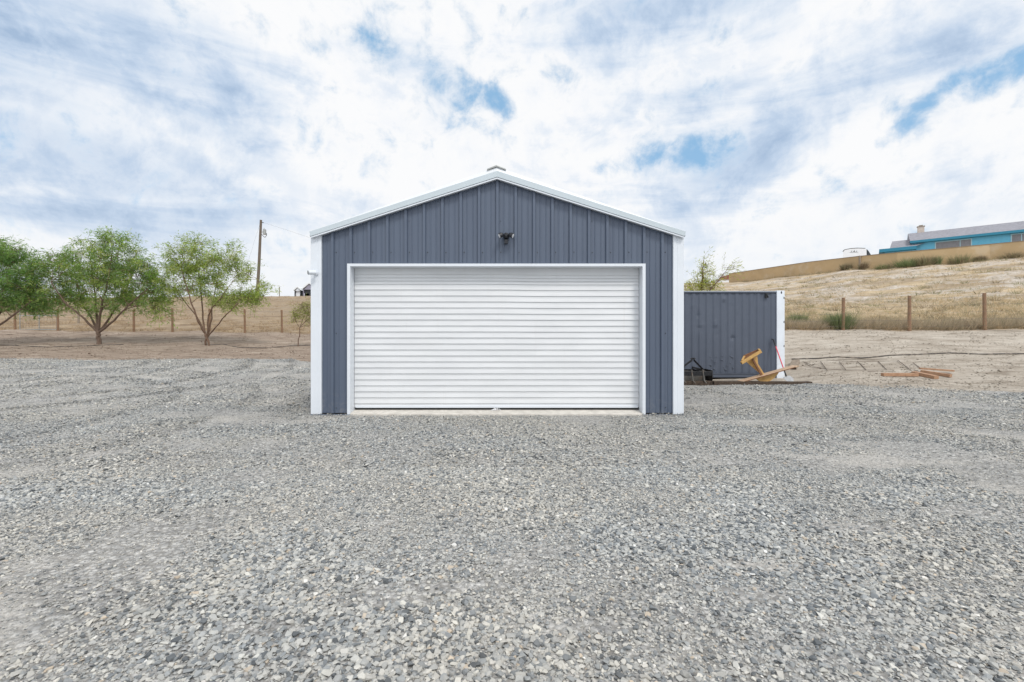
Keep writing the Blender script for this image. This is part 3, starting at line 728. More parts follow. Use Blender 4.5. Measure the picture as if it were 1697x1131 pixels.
# ------------------------------------------------------------------ shipping container
CD = 13.9; Sc = F/CD
def cxp(px): return (px-CX)/Sc
def czp(py): return CAMZ+(HOR-py)/Sc
cxr = cxp(1300); cxl = cxr-6.06; ct, cb = czp(482.5), czp(627.5)
cont = empty('shipping_container', ((cxl+cxr)/2, CD, cb), 'slate grey corrugated shipping container with white corner post behind the garage', 'shipping container')
mb = MB(); p = .2215; x = cxr-.24-.12; pr = []
while x > cxl+.2:
    pr += [(x, 0), (x-.05, .020), (x-.10, .020), (x-.15, 0)]; x -= p
pr = sorted([(cxl+.16, 0)]+pr+[(cxr-.20, 0)])
zrows = np.linspace(cb+.16, ct-.06, 26)
dents = [(cxp(1197+random.uniform(-60, 55)), czp(random.uniform(500, 600)), random.uniform(.04, .10), random.uniform(-.010, .010)) for _ in range(20)]
dents += [(cxp(1201), czp(497), .05, -.03), (cxp(1158), czp(521), .05, .03), (cxp(1187), czp(537), .06, -.03), (cxp(1160), czp(546), .05, .02), (cxp(1215), czp(560), .06, .03)]
dn_x = []
for (xa, ha), (xb, hb) in zip(pr, pr[1:]):
    for q in (0, .5): dn_x.append((xa+(xb-xa)*q, ha+(hb-ha)*q))
dn_x.append(pr[-1])
for z in zrows:
    for x, h_ in dn_x:
        dd = sum(s_*math.exp(-(((x-a)/r)**2+((z-b)/r)**2)) for a, b, r, s_ in dents)
        mb.v.append((x, CD+.03+h_+dd, z))
n_ = len(dn_x)
for j in range(len(zrows)-1):
    for i in range(n_-1):
        a = j*n_+i; mb.f.append((a, a+1, a+1+n_, a+n_))
def smear(px, py, w_, h_, rot=0):                    # crusts of old painted-over lettering
    c = Vector((cxp(px), CD+.028, czp(py))); m_ = Matrix.Translation(c) @ Matrix.Rotation(rot, 4, 'Y')
    mb.ball((0,0,0), 1, 8, 4); o = len(mb.v)-(8*5)
    for i in range(o, len(mb.v)):
        v = Vector(mb.v[i]); mb.v[i] = tuple(m_ @ Vector((v.x*w_/2, v.y*.012, v.z*h_/2)))
rr = random.Random(4)
for gxx in (1180, 1187, 1201, 1215):
    for k in range(6):
        smear(gxx+rr.uniform(-4, 5), rr.uniform(589, 616), rr.uniform(.03, .09), rr.uniform(.015, .05), rr.uniform(-.6, .6))
side = mb.build('side_panel', M['cont'], cont)
mb = MB(); mb.box(cxl+.16, cxr-.20, CD, CD+.06, cb+.03, cb+.14); mb.box(cxl+.16, cxr-.20, CD-.02, CD+.09, cb+.14, cb+.155); mb.build('bottom_rail', M['cont'], cont, bevel=.004)
mb = MB(); mb.box(cxl+.16, cxr-.20, CD, CD+.06, ct-.055, ct-.012); mb.build('top_rail', M['cont'], cont, bevel=.004)
mb = MB(); mb.box(cxl+.002, cxr-.002, CD+.004, CD+2.43, ct-.012, ct); mb.build('roof', M['contwhite'], cont)
mb = MB(); mb.box(cxl, cxl+.16, CD+.01, CD+2.43, cb, ct-.013); mb.box(cxr-.05, cxr-.003, CD+.2, CD+2.43, cb, ct-.013); mb.box(cxl+.16, cxr-.05, CD+2.40, CD+2.43, cb, ct-.013); mb.box(cxl+.16, cxr-.05, CD+.1, CD+2.4, cb+.05, cb+.10); mb.build('end_walls', M['cont'], cont)
mb = MB(); mb.box(cxr-.238, cxr, CD-.015, CD+.16, cb, ct+.012); mb.build('corner_post', M['contwhite'], cont, bevel=.008)
post = [o for o in col.objects if o.name == 'corner_post'][0]
mb = MB(); mb.ball((cxp(1294.5), CD-.014, czp(485.3)), (.022, .01, .042), 12, 8); mb.build('lifting_hole', M['black'], post)
for py in (494, 534, 574):
    mb = MB(); mb.box(cxr-.035, cxr-.012, CD-.02, CD-.014, czp(py)-.03, czp(py)+.03); mb.build('hinge_lug', M['black'], post)
mb = MB(); mb.box(cxp(1268), cxp(1272), CD-.03, CD+.035, czp(494), czp(486.5)); mb.tube([(cxp(1270), CD-.03, czp(487)), (cxp(1270), CD-.045, czp(490)), (cxp(1273), CD-.03, czp(493.5))], .015, 8); mb.build('air_vent', M['dark'], cont, bevel=.008)

# ------------------------------------------------------------------ timbers, scraper, stand, shovel beside the container
def plank(name, a, b, w_, h_, mat, label, cat, group=None, bev=.012, jit=.006):
    a, b = Vector(a), Vector(b); mid = (a+b)/2; L = (b-a).length
    mb = MB(); n = 14; d_ = (b-a).normalized(); o = 0; r = random.Random(int(L*1000))
    sdv = d_.cross(Vector((0,0,1))).normalized(); u = sdv.cross(d_)
    ang = [(-1,-1),(1,-1),(1,1),(-1,1)]
    for i in range(n+1):
        p = a+(b-a)*i/n-mid
        for sx, sz in ang: mb.v.append(tuple(p+sdv*(sx*w_/2+r.uniform(-jit, jit))+u*(sz*h_/2+r.uniform(-jit, jit))))
    for i in range(n):
        for k in range(4): mb.f.append((i*4+k, i*4+(k+1) % 4, i*4+4+(k+1) % 4, i*4+4+k))
    mb.f += [(3,2,1,0), tuple(n*4+k for k in range(4))]
    ob = mb.build(name, mat, bevel=bev); ob.location = mid
    return tag(ob, label, cat, group)
TD = 12.75
plank('railway_tie', (P(1100, 636, TD).x, TD, .048), (P(1178, 636, TD).x, TD-.02, .045), .2, .14, M['tie'], 'dark weathered railway tie under the black scraper, left end behind the garage corner', 'timber', 'old railway ties edging the gravel')
plank('railway_tie', (P(1179, 637, TD).x, TD-.05, .040), (P(1338, 637, TD).x, TD-.12, .035), .22, .14, M['tie'], 'long dark weathered railway tie under the tipped tan wooden stand', 'timber', 'old railway ties edging the gravel')
# short grey timber lying end-on
lo_, hi_ = 8.0, 30.0
def row_ground(px, row):
    lo, hi = 6.0, 30.0
    for _ in range(40):
        mid = (lo+hi)/2; x = (px-CX)/F*mid; r_ = HOR-(gz(x, mid)-CAMZ)/mid*F
        if r_ > row: lo = mid
        else: hi = mid
    x = (px-CX)/F*lo; return Vector((x, lo, gz(x, lo)))
ta, tb2 = row_ground(1313.5, 613)+Vector((0,0,.055)), row_ground(1319, 602.5)+Vector((0,0,.06))
tb = plank('timber_block', ta, tb2, .22, .14, M['greywood'], 'short grey timber with dark sawn end lying beside the white container post', 'timber')
a_ = ta-tb.location; dd_ = (ta-tb2).normalized(); tb_end = MB(); tb_end.beam(a_+dd_*.006, a_+dd_*.012, .20, .12)
te = tb_end.build('end_grain', M['tie']); te.parent = tb
# box scraper
bs = empty('box_scraper', (P(1135, 630, 13.1).x, 13.1, .1), 'black three-point box scraper implement half hidden by the garage corner', 'farm implement')
BD = 12.95
def B(px, py, dd=0): return P(px, py, BD+dd)
x_l, x_r = B(1092, 0).x, B(1173.5, 0).x
zt_, zb_ = B(0, 613).z, B(0, 631.5).z
mb = MB(); mb.prism([(x_r-.03, BD-.28, zb_+.02), (x_r-.03, BD-.34, zb_+.12), (x_r-.03, BD-.3, zt_), (x_r-.03, BD+.18, zt_+.02), (x_r-.03, BD+.26, zt_-.08), (x_r-.03, BD+.2, zb_)], (.03, 0, 0)); mb.build('side_plate', M['blacksteel'], bs, bevel=.004)
mb = MB(); mb.prism([(x_l, BD-.28, zb_+.02), (x_l, BD-.34, zb_+.12), (x_l, BD-.3, zt_), (x_l, BD+.18, zt_+.02), (x_l, BD+.26, zt_-.08), (x_l, BD+.2, zb_)], (.03, 0, 0)); mb.build('side_plate', M['blacksteel'], bs, bevel=.004)
mb = MB(); mb.box(x_l+.03, x_r-.03, BD+.10, BD+.12, zb_-.02, zt_-.03); mb.build('blade', M['greysteel'], bs)
mb = MB(); mb.beam((x_l+.03, BD-.26, zt_-.09), (x_r-.03, BD-.26, zt_-.09), .10, .12); mb.build('toolbar', M['blacksteel'], bs, bevel=.005)
for px in (1112, 1130, 1145, 1163.5):
    x = B(px, 0, -.26).x
    mb = MB(); mb.tube([(x, BD-.31, zt_+.02), (x+.01, BD-.31, zt_-.08), (x+.035, BD-.33, zb_+.03), (x+.07, BD-.40, zb_-.03)], [.02, .02, .02, .008], 6); mb.build('ripper_shank', M['greysteel'], bs)
top = B(1147, 597, -.1); top2 = B(1150, 597, -.1)
mb = MB(); mb.beam(top, B(1119, 618, -.25), .02, .05); mb.beam(top2, B(1166, 613.5, -.25), .02, .05); mb.beam(top, top+Vector((0,0,.07)), .02, .05, up=(0,1,0)); mb.beam(top2, top2+Vector((0,0,.07)), .02, .05, up=(0,1,0)); mb.tube([top+Vector((-.05,0,.04)), top2+Vector((.05,0,.04))], .012, 8)
mb.build('a_frame', M['blacksteel'], bs, bevel=.003)
mb = MB(); mb.beam(B(1146, 612, 0), B(1163, 618, -.2), .035, .05); mb.beam(B(1127, 613.5, .15), B(1172, 614.5, .15), .05, .06); mb.beam(B(1147, 609, .0), B(1171, 614.5, .15), .03, .05); mb.build('hitch_braces', M['blacksteel'], bs, bevel=.003)
# tipped wooden stand
WD = 12.75
ws = empty('wooden_stand', P(1270, 628, WD), 'tan wooden pedestal stand tipped over on its long board in front of the container', 'wooden stand')
def W(px, py, dd=0): return P(px, py, WD+dd)
mb = MB(); mb.beam(W(1226, 632.5), W(1319, 606.5), .30, .022); mb.build('long_board', M['palewood'], ws, bevel=.004)
mb = MB(); mb.beam(W(1230, 634.0, -.155), W(1318, 609.0, -.155), .006, .022); mb.build('board_edge', M['brownwood'], ws)
mb = MB(); arc = [W(1253, 627.5, -.05)]+[W(1253+38*t_, 627.5-10.5*t_+11*math.sin(math.pi*t_)**.75, -.05) for t_ in np.linspace(.08, .95, 12)]+[W(1291, 617, -.05)]
mb.prism(arc, (0, .03, 0)); mb.build('curved_gusset', M['tan'], ws)
mb = MB(); mb.beam(W(1263.5, 625, -.03), W(1246.5, 594, -.03), .04, .05); mb.build('slat', M['brownwood'], ws, bevel=.003)
mb = MB(); mb.beam(W(1267, 624, .03), W(1248.5, 593.5, .03), .04, .045); mb.build('slat', M['tan'], ws, bevel=.003)
mb = MB(); mb.prism([W(1255, 590.5, .09), W(1258, 618, .09), W(1237, 600, .09)], (0, .02, 0)); mb.build('gusset', M['tan'], ws)
mb = MB(); mb.beam(W(1228.5, 602, -.12), W(1261, 582.5, -.12), .07, .075); mb.build('rail', M['tan'], ws, bevel=.004)
mb = MB(); mb.beam(W(1233, 591, .22), W(1257.5, 580.5, .22), .06, .06); mb.build('rail', M['brownwood'], ws, bevel=.004)
mb = MB(); mb.beam(W(1230, 598.5, -.1), W(1234, 590.5, .24), .05, .05); mb.build('crosspiece', M['tan'], ws, bevel=.004)
mb = MB(); mb.beam(W(1259, 581.5, -.1), W(1257, 579.5, .24), .05, .05); mb.build('crosspiece', M['tan'], ws, bevel=.004)
mb = MB(); mb.prism([W(1233.5, 596.5, .0), W(1258, 582, .0), W(1256.5, 581, .2), W(1235, 591, .2)], (0, 0, -.02)); mb.build('tray_panel', M['brownwood'], ws)
# shovel
sh = empty('shovel', P(1305, 630, 13.25), 'long-handled shovel with pink-red shaft and black grip leaning on the white container post', 'shovel')
a, b = P(1282, 564, 13.85), P(1303, 624, 13.2)
def L(t_): return a+(b-a)*t_
mb = MB(); mb.tube([L(.18), L(.84)], .017, 10); mb.build('shaft', M['redpaint'], sh)
mb = MB(); mb.tube([L(-.02), L(.05), L(.18)], [.02, .024, .02], 10); mb.tube([L(-.01)+Vector((-.05,0,.02)), L(-.02)+Vector((.03,0,-.02))], .018, 8); mb.build('grip', M['black'], sh, bevel=.002)
mb = MB(); mb.tube([L(.84), L(1.0)], [.02, .022], 10); mb.build('socket', M['dark'], sh)
mb = MB()
bl = [(-.09, 0), (.09, 0), (.11, -.08), (.10, -.17), (.05, -.24), (0, -.26), (-.05, -.24), (-.10, -.17), (-.11, -.08)]
c0 = L(1.0); ax = Vector((.85, -.1, .25)).normalized(); dn2 = (b-a).normalized(); dn2 = (dn2+Vector((.35, -.3, .1))).normalized()
mb.prism([c0+ax*u_-dn2*v_*.9 for u_, v_ in bl], (0, .006, 0)); mb.build('blade', M['shovel'], sh)

# lumber pieces on the dirt
def on(px, D_): x = (px-CX)/F*D_; return Vector((x, D_, gz(x, D_)))
def row_ground(px, row):
    lo, hi = 6.0, 30.0
    for _ in range(40):
        mid = (lo+hi)/2; x = (px-CX)/F*mid; r_ = HOR-(gz(x, mid)-CAMZ)/mid*F
        if r_ > row: lo = mid
        else: hi = mid
    x = (px-CX)/F*lo; return Vector((x, lo, gz(x, lo)))
grp = 'offcut boards lying on the dirt'
def board(p1, p2, lift, label, w_=.13, h_=.09):
    a, b = row_ground(*p1)+Vector((0,0,lift)), row_ground(*p2)+Vector((0,0,lift))
    return plank('lumber_board', a, b, w_, h_, M['newwood'], label, 'board', grp, .003, .001)
board((1462, 624), (1520, 624.3), .05, 'tan board lying alone, leftmost of the boards on the dirt')
board((1514, 621), (1552, 629), .05, 'tan board slanting towards the camera, nearest of the boards on the dirt')
board((1527, 618.5), (1576, 626), .05, 'tan board under the back one, middle board of the small heap', .13, .08)
board((1524, 616.5), (1580, 620.5), .10, 'tan board topmost and farthest back in the small heap of boards', .14, .05)

# hoses
def hose(name, pix, rad, label, mat='hose'):
    pts_ = []
    for (a, ra), (b, rb) in zip(pix, pix[1:]):
        for t_ in np.linspace(0, 1, 8)[:-1]: pts_.append(row_ground(a+(b-a)*t_, ra+(rb-ra)*t_)+Vector((0,0,rad*.9)))
    pts_.append(row_ground(*pix[-1])+Vector((0,0,rad*.9)))
    mb = MB(); mb.tube(pts_, rad, 7); return tag(mb.build(name, M[mat], smooth=True), label, 'hose')
hose('irrigation_hose', [(1312, 596.2), (1355, 595.2), (1388, 592.5), (1428, 594.5), (1446, 593), (1475, 590), (1530, 588), (1575, 586), (1625, 588), (1697, 587.2), (1780, 588)], .02, 'thin black irrigation hose snaking across the pale dirt on the right')
hose('irrigation_hose', [(-60, 571), (20, 573), (80, 576), (150, 573.5), (205, 571.5)], .018, 'black drip hose on the brown dirt under the left willow-like trees')
hose('irrigation_hose', [(345, 572.5), (372, 571.5), (395, 576.5), (440, 577.5), (480, 574), (520, 573)], .018, 'black drip hose between the multi-stem tree and the small sapling')
# wire panel lying on the dirt
wp = empty('livestock_hurdle', row_ground(1430, 610), 'rusty rod and wire livestock hurdle lying flat on the pale dirt beside the boards', 'hurdle')
mb = MB()
for (p1, p2) in (((1360, 600.5), (1371, 616)), ((1391, 601.5), (1402, 615)), ((1421, 600.5), (1435, 614.5)), ((1455, 600.5), (1469, 614)), ((1488, 599), (1510, 616)), ((1513, 603), (1524, 611))):
    a, b = row_ground(*p1), row_ground(*p2); mb.tube([a+Vector((0,0,.03)), (a+b)/2+Vector((0,0,.03)), b+Vector((0,0,.03))], .009, 6)
mb.build('cross_rods', M['rusty'], wp)
mb = MB()
for pix in ([(1330, 600), (1345, 610), (1372, 613), (1402, 614.5), (1440, 614.5), (1482, 614.8)], [(1438, 617.2), (1484, 617.6)], [(1388, 596.8), (1420, 597), (1470, 596.7)], [(1370, 598), (1420, 601), (1490, 599.5)], [(1334, 601), (1350, 609), (1360, 611)]):
    mb.tube([row_ground(*q)+Vector((0,0,.022)) for q in pix], .0055, 6)
mb.build('line_wires', M['rusty'], wp)

# ------------------------------------------------------------------ fences
def fence(label, posts, D_, heights, wires, zref):
    x_m = (posts[len(posts)//2]-CX)/F*D_
    o = empty('wire_fence', (x_m, D_, gz(x_m, D_)), label, 'fence')
    tops = []
    for px, (rt, rb) in zip(posts, heights):
        top_, bot = P(px, rt, D_), P(px, rb, D_); zg = gz(top_.x, D_)-.1
        mb = MB(); lean = random.uniform(-.03, .03)
        mb.tube([(top_.x, D_, zg), (top_.x+lean*.5, D_, (zg+top_.z)/2), (top_.x+lean, D_, top_.z)], [.072, .066, .064], 9); mb.build('post', M['post'], o)
        tops.append((top_.x, gz(top_.x, D_), top_.z))
    for f_ in wires:
        mb = MB(); pp = []
        for (xa, ga, ta), (xb, gb, tb_) in zip(tops, tops[1:]):
            for t_ in (0, .5):
                z_ = (ga+(ta-ga)*f_)*(1-t_)+(gb+(tb_-gb)*f_)*t_-(.02 if t_ else 0); pp.append((xa+(xb-xa)*t_, D_-.075, z_))
        pp.append((tops[-1][0], D_-.075, tops[-1][1]+(tops[-1][2]-tops[-1][1])*f_))
        mb.tube(pp, .004, 5); mb.build('wire', M['wire'], o)
    return o
fence('low wooden-post wire fence along the dry field beyond the left trees', [-150, -98, -38, 25, 96, 222, 286, 347.5, 406, 467.5, 530, 592], 31,
      [(512,550)]*3+[(511,550), (512,549.5), (513,548.5), (511,548.5), (512,549.5), (513,551.5), (514,553), (515,554), (515,555)], (.12, .3, .5, .7, .92), 0)
fence('wooden-post wire fence between pale dirt and dry hillside on the right', [1225, 1290, 1397, 1507, 1632, 1757, 1890], 20,
      [(500,547), (498,547), (494,547), (490.5,547.5), (486,546), (482,546), (478,546)], (.12, .3, .5, .7, .92), 0)
gp = empty('field_gate', P(63, 548, 31.2), 'light tube-frame wire gate in the left fence', 'gate')
mb = MB()
for a, b in (((33, 548), (33, 516)), ((94, 548), (94, 516)), ((33, 546.5), (94, 546.5)), ((33, 517), (94, 517)), ((65, 546.5), (65, 517)), ((33, 523.5), (94, 523.5))):
    mb.tube([P(a[0], a[1], 31.1), P(b[0], b[1], 31.1)], .026, 7)
mb.build('frame', M['galv'], gp)
mb = MB()
for k in range(1, 6): mb.tube([P(33, 523.5+k*4, 31.1), P(94, 523.5+k*4, 31.1)], .003, 4)
for k in range(1, 12): mb.tube([P(33+k*5, 523.5, 31.1), P(33+k*5, 546, 31.1)], .003, 4)
mb.build('mesh_infill', M['wire'], gp)
q = P(130, 545, 36); mb = MB(); mb.tube([(q.x, 36, gz(q.x, 36)-.1), (q.x+.02, 36, P(0, 517, 36).z)], .07, 8); tag(mb.build('fence_post', M['greywood'], origin=(q.x, 36, gz(q.x, 36))), 'lone pale grey post standing in the field behind the left fence', 'post')
q = P(463, 489, 69); mb = MB(); mb.tube([(q.x, 69, gz(q.x, 69)-.2), (q.x, 69, P(0, 476, 69).z)], .06, 8); tag(mb.build('fence_post', M['pole'], origin=(q.x, 69, gz(q.x, 69))), 'thin dark post on the skyline right of the utility pole', 'post')

# ------------------------------------------------------------------ utility pole
PD = 55; a = P(432.5, 365, PD); bx = P(425, 500, PD).x; zb0 = gz(bx, PD)
up = empty('utility_pole', (bx, PD, zb0), 'weathered wooden utility pole with a grey transformer rising behind the trees', 'utility pole')
mb = MB(); mb.tube([(bx, PD, zb0-.3), ((bx+a.x)/2+.05, PD, (zb0+a.z)/2), tuple(a)], [.19, .165, .135], 12); mb.build('pole', M['pole'], up, smooth=False)
t0 = P(438.3, 381, PD-.25); t1 = P(438.3, 389, PD-.25)
mb = MB(); mb.tube([t1, t0], .19, 14); mb.tube([t0, t0+Vector((0,0,.08))], [.19, .08], 14); mb.tube([t0+Vector((-.05,0,.08)), t0+Vector((-.05,0,.22))], .035, 8); mb.tube([t1+Vector((-.3,0,.3)), t1+Vector((0,0,.3))], .05, 6); mb.build('transformer', M['galv'], up, bevel=.01)
mb = MB(); mb.tube([P(433.5, 389, PD-.2), P(439, 394, PD-.25), P(441.5, 391, PD-.25), P(441.8, 387, PD-.25)], .035, 6); mb.build('loop_cable', M['dark'], up, smooth=True)
mb = MB(); mb.tube([P(437, 369.5, PD), P(433, 369, PD)], .04, 6); mb.build('insulator', M['dark'], up)
mb = MB(); mb.tube([P(437, 369.5, PD)]+[P(437+t_*130, 369.5+t_*44+t_*(1-t_)*-4, PD-8*t_) for t_ in np.linspace(.1, 1, 10)], .009, 4); tag(mb.build('power_line', M['wire']), 'thin overhead wire running right from the utility pole top', 'power line')
mb = MB(); e_ = P(388, 500, PD); e_.z = gz(e_.x, PD); mb.tube([P(431, 371, PD), e_], .006, 4); tag(mb.build('guy_wire', M['wire']), 'thin guy wire slanting down left from the utility pole top', 'guy wire')

# ------------------------------------------------------------------ far outbuildings on the left skyline
BDs = 88
def Q(px, py, dd=0): return P(px, py, BDs+dd)
def outb(label, pxl, pxr, pxa, ra, re, rbase, wallm, parts):
    base = Q((pxl+pxr)/2, rbase); zg = gz(base.x, BDs)-.3
    o = empty('carport', (base.x, BDs, zg), label, 'carport', 'metal carports on the left skyline')
    xl, xr, xa = Q(pxl, 0).x, Q(pxr, 0).x, Q(pxa, 0).x; zc, ze = Q(0, ra).z, Q(0, re).z
    mb = MB(); mb.prism([(xl+.15, BDs, ze-.15), (xr-.15, BDs, ze-.15), (xa, BDs, zc-.12)], (0, .1, 0)); mb.build('gable', M['lav'] if wallm else M['trim'], o)
    mb = MB(); mb.prism([(xl-.1, BDs-.2, ze-.12), (xl-.1, BDs-.2, ze), ((xl+xa)/2-.2, BDs-.2, ze+(zc-ze)*.62), (xa, BDs-.2, zc+.05), ((xr+xa)/2+.2, BDs-.2, ze+(zc-ze)*.62), (xr+.1, BDs-.2, ze), (xr+.1, BDs-.2, ze-.12), (xa, BDs-.2, zc-.15)], (0, 8, 0)); mb.build('roof', M['roofm'], o)
    mb = MB(); mb.box(xr-.2, xr, BDs, BDs+7.6, zg, ze-.13); mb.box(xl, xl+.12, BDs, BDs+7.6, zg, ze-.13); mb.box(xl+.2, xr-.3, BDs+7, BDs+7.1, zg, ze-.2); mb.build('side_walls', M['dark'] if not wallm else M['lav'], o)
    for (x_a, x_b, r1, r2, mt) in parts:
        mb = MB(); mb.box(Q(x_a, 0).x, Q(x_b, 0).x, BDs+.3, BDs+.4, zg, Q(0, r1).z); mb.build('panel', M[mt], o)
    return o
outb('small white carport with arched roof, left of the two on the skyline', 488, 499, 493.5, 475.5, 481, 490, 0, [(489, 496, 480, 490, 'rvwhite'), (497, 498.6, 478, 490, 'dark')])
outb('mauve carport with pale pitched roof partly hidden by the garage corner', 502, 524, 513, 469, 479, 490, 1, [(504, 521, 479.5, 490, 'dark'), (503, 511, 486.5, 490, 'rvwhite')])  # the dark panel under the roof paints in the shaded opening
# small red-roofed building at the left end of the tan wall
sb = empty('distant_house', P(1199, 466, 105), 'tiny reddish-roofed white building left of the tan wall end', 'house')
a, b = P(1193, 466, 105), P(1212, 466, 105)
mb = MB(); mb.box(a.x, b.x, 105, 109, a.z-2, P(0, 463.5, 105).z); mb.build('wall', M['rvwhite'], sb)
mb = MB(); mb.prism([(a.x-.2, 104.8, P(0, 463.4, 105).z), (b.x, 104.8, P(0, 463.4, 105).z), (b.x, 104.8, P(0, 455, 105).z), (P(1207, 0, 105).x, 104.8, P(0, 455.5, 105).z), (P(1203, 0, 105).x, 104.8, P(0, 460.5, 105).z)], (0, 4.4, 0)); mb.build('roof', M['redroof'], sb)

# ------------------------------------------------------------------ tan wall on the hill
wl = [(1208, 85, 454, 467), (1300, 71, 440.5, 460), (1340, 66.5, 434.7, 456), (1424, 60, 425.2, 447), (1487, 57, 419, 441), (1560, 55, 412.5, 436), (1640, 53, 405.3, 431), (1697, 51, 400, 427), (1800, 48.5, 390, 418), (1950, 46, 376, 405)]
tw = empty('boundary_wall', P(1424, 447, 60), 'long tan stucco boundary wall climbing the hillside below the turquoise house', 'wall')
mb = MB(); n_ = len(wl)
for px, D_, rt, rb in wl:
    a = P(px, rt, D_); b = P(px, rb, D_)
    mb.v += [(a.x, D_, b.z-1.2), (a.x, D_, a.z), (a.x+.12, D_+.16, a.z), (a.x+.12, D_+.16, b.z-1.2)]
for i in range(n_-1):
    for k in range(4): mb.f.append((i*4+k, i*4+(k+1) % 4, i*4+4+(k+1) % 4, i*4+4+k))
mb.f += [(0,1,2,3), tuple((n_-1)*4+k for k in (3,2,1,0))]
mb.build('wall_face', M['stucco'], tw)
mb = MB()
for (p1, D1, r1, _), (p2, D2, r2, _) in zip(wl, wl[1:]):
    mb.beam(P(p1, r1, D1)+Vector((.06,.05,.03)), P(p2, r2, D2)+Vector((.06,.05,.03)), .26, .05)
mb.build('cap', M['greywood'], tw)
q = P(1424.3, 425, 59.9); mb = MB(); mb.box(q.x-.09, q.x+.09, 59.75, 59.93, P(0, 447, 60).z-.5, q.z+.06); mb.build('wall_post', M['greywood'], tw)

# ------------------------------------------------------------------ turquoise house
u_ = Vector((1.27, -1, 0)).normalized(); v_ = Vector((1, 1.27, 0)).normalized()
h0 = P(1508, 399, 72)
def facade_D(px, off=0):
    t_ = (px-CX)/F; o = h0+v_*off   # o + s*u on ray x = t*y
    s_ = (t_*o.y-o.x)/(u_.x-t_*u_.y); return o.y+s_*u_.y
def H(px, row, off=0): return P(px, row, facade_D(px, off))
hs = empty('turquoise_house', (h0.x, h0.y, 13.5), 'single-storey turquoise house with grey shingle roof and pale chimney above the tan wall', 'house')
z_e1 = H(1508, 399).z
fl_ = H(1511, 430, .6); fr_ = H(1790, 430, .6); zft = z_e1-.05; zfl = 12.5
mb = MB()
aL = Vector((fl_.x, fl_.y, zfl)); aR = aL+u_*24
aR.z = zfl
slope = 0
mb.prism([aL, aR, Vector((aR.x, aR.y, zft)), Vector((aL.x, aL.y, zft))], v_*9); mb.build('wall', M['teal'], hs)
for k in range(1, 9):       # lap siding boards
    pass
e0 = H(1508, 399.5); e0 = Vector((h0.x, h0.y, z_e1)); e1 = e0+u_*25.5
e1.z = z_e1
mb = MB(); mb.prism([e0+Vector((0,0,-.42)), e1+Vector((0,0,-.42)), e1+Vector((0,0,-.06)), e0+Vector((0,0,-.06))], v_*.12)
mb.prism([e0+v_*.12+Vector((0,0,-.42)), e1+v_*.12+Vector((0,0,-.42)), e1+v_*.12+Vector((0,0,-.36)), e0+v_*.12+Vector((0,0,-.36))], v_*.6); mb.build('fascia', M['tealdk'], hs)
rd = 5.0; rh = H(1511, 387, rd).z-z_e1
mb = MB(); A = [e0+Vector((0,0,-.06)), e1+Vector((0,0,-.06)), e1+v_*rd+Vector((0,0,rh)), e0+v_*rd+Vector((0,0,rh))]
mb.add(A+[p+Vector((0,0,-.15)) for p in A], [(0,1,2,3), (7,6,5,4), (0,3,7,4), (1,5,6,2)])
A = [e0+v_*rd+Vector((0,0,rh)), e1+v_*rd+Vector((0,0,rh)), e1+v_*10.4, e0+v_*10.4]; mb.add(A, [(0,1,2,3)])
mb.add([e0+v_*.2, e0+v_*rd+Vector((0,0,rh-.1)), e0+v_*10.2], [(0,1,2)])
rf = mb.build('roof', M['shingle'], hs)
c_ = H(1526, 380, rd+.2); mb = MB(); m_ = Matrix.Translation(c_) @ Matrix.Rotation(math.atan2(u_.y, u_.x), 4, 'Z')
mb.box(-.42, .42, -.35, .35, -1.4, .35, m_); ch = mb.build('chimney', M['chim'], rf)
mb = MB(); mb.box(-.5, .5, -.42, .42, .35, .43, m_); mb.box(-.25, .25, -.2, .2, .43, .62, m_); mb.build('chimney_cap', M['greywood'], ch)
def window(pl_, pr_, rt, rbt):
    a, b = H(pl_, rt, .55), H(pr_, rt, .55); top_ = a.z; bot_ = H(pl_, rbt, .55).z
    a0, b0 = Vector((a.x, a.y, bot_)), Vector((b.x, b.y, bot_)); up_ = Vector((0,0,top_-bot_))
    mb = MB(); t_ = .12
    mb.prism([a0-u_*t_, a0, a0+up_, a0-u_*t_+up_+Vector((0,0,0))], v_*.08); mb.prism([b0, b0+u_*t_, b0+u_*t_+up_, b0+up_], v_*.08); mb.prism([a0-u_*t_+up_, b0+u_*t_+up_, b0+u_*t_+up_+Vector((0,0,t_)), a0-u_*t_+up_+Vector((0,0,t_))], v_*.08)
    mb.prism([a0-u_*t_-Vector((0,0,t_)), b0+u_*t_-Vector((0,0,t_)), b0+u_*t_, a0-u_*t_], v_*.08)
    m3 = a0+(b0-a0)*.7; mb.prism([m3-u_*.04, m3+u_*.04, m3+u_*.04+up_, m3-u_*.04+up_], v_*.06)
    f_ = mb.build('window', M['tealwin'], hs)
    mb = MB(); mb.prism([a0+v_*.02, b0+v_*.02, b0+v_*.02+up_, a0+v_*.02+up_], v_*.05); mb.build('pane', M['blind'], f_)
window(1551, 1609, 402.5, 422); window(1677, 1700, 389.5, 404); window(1630, 1650, 500, 510) if False else None
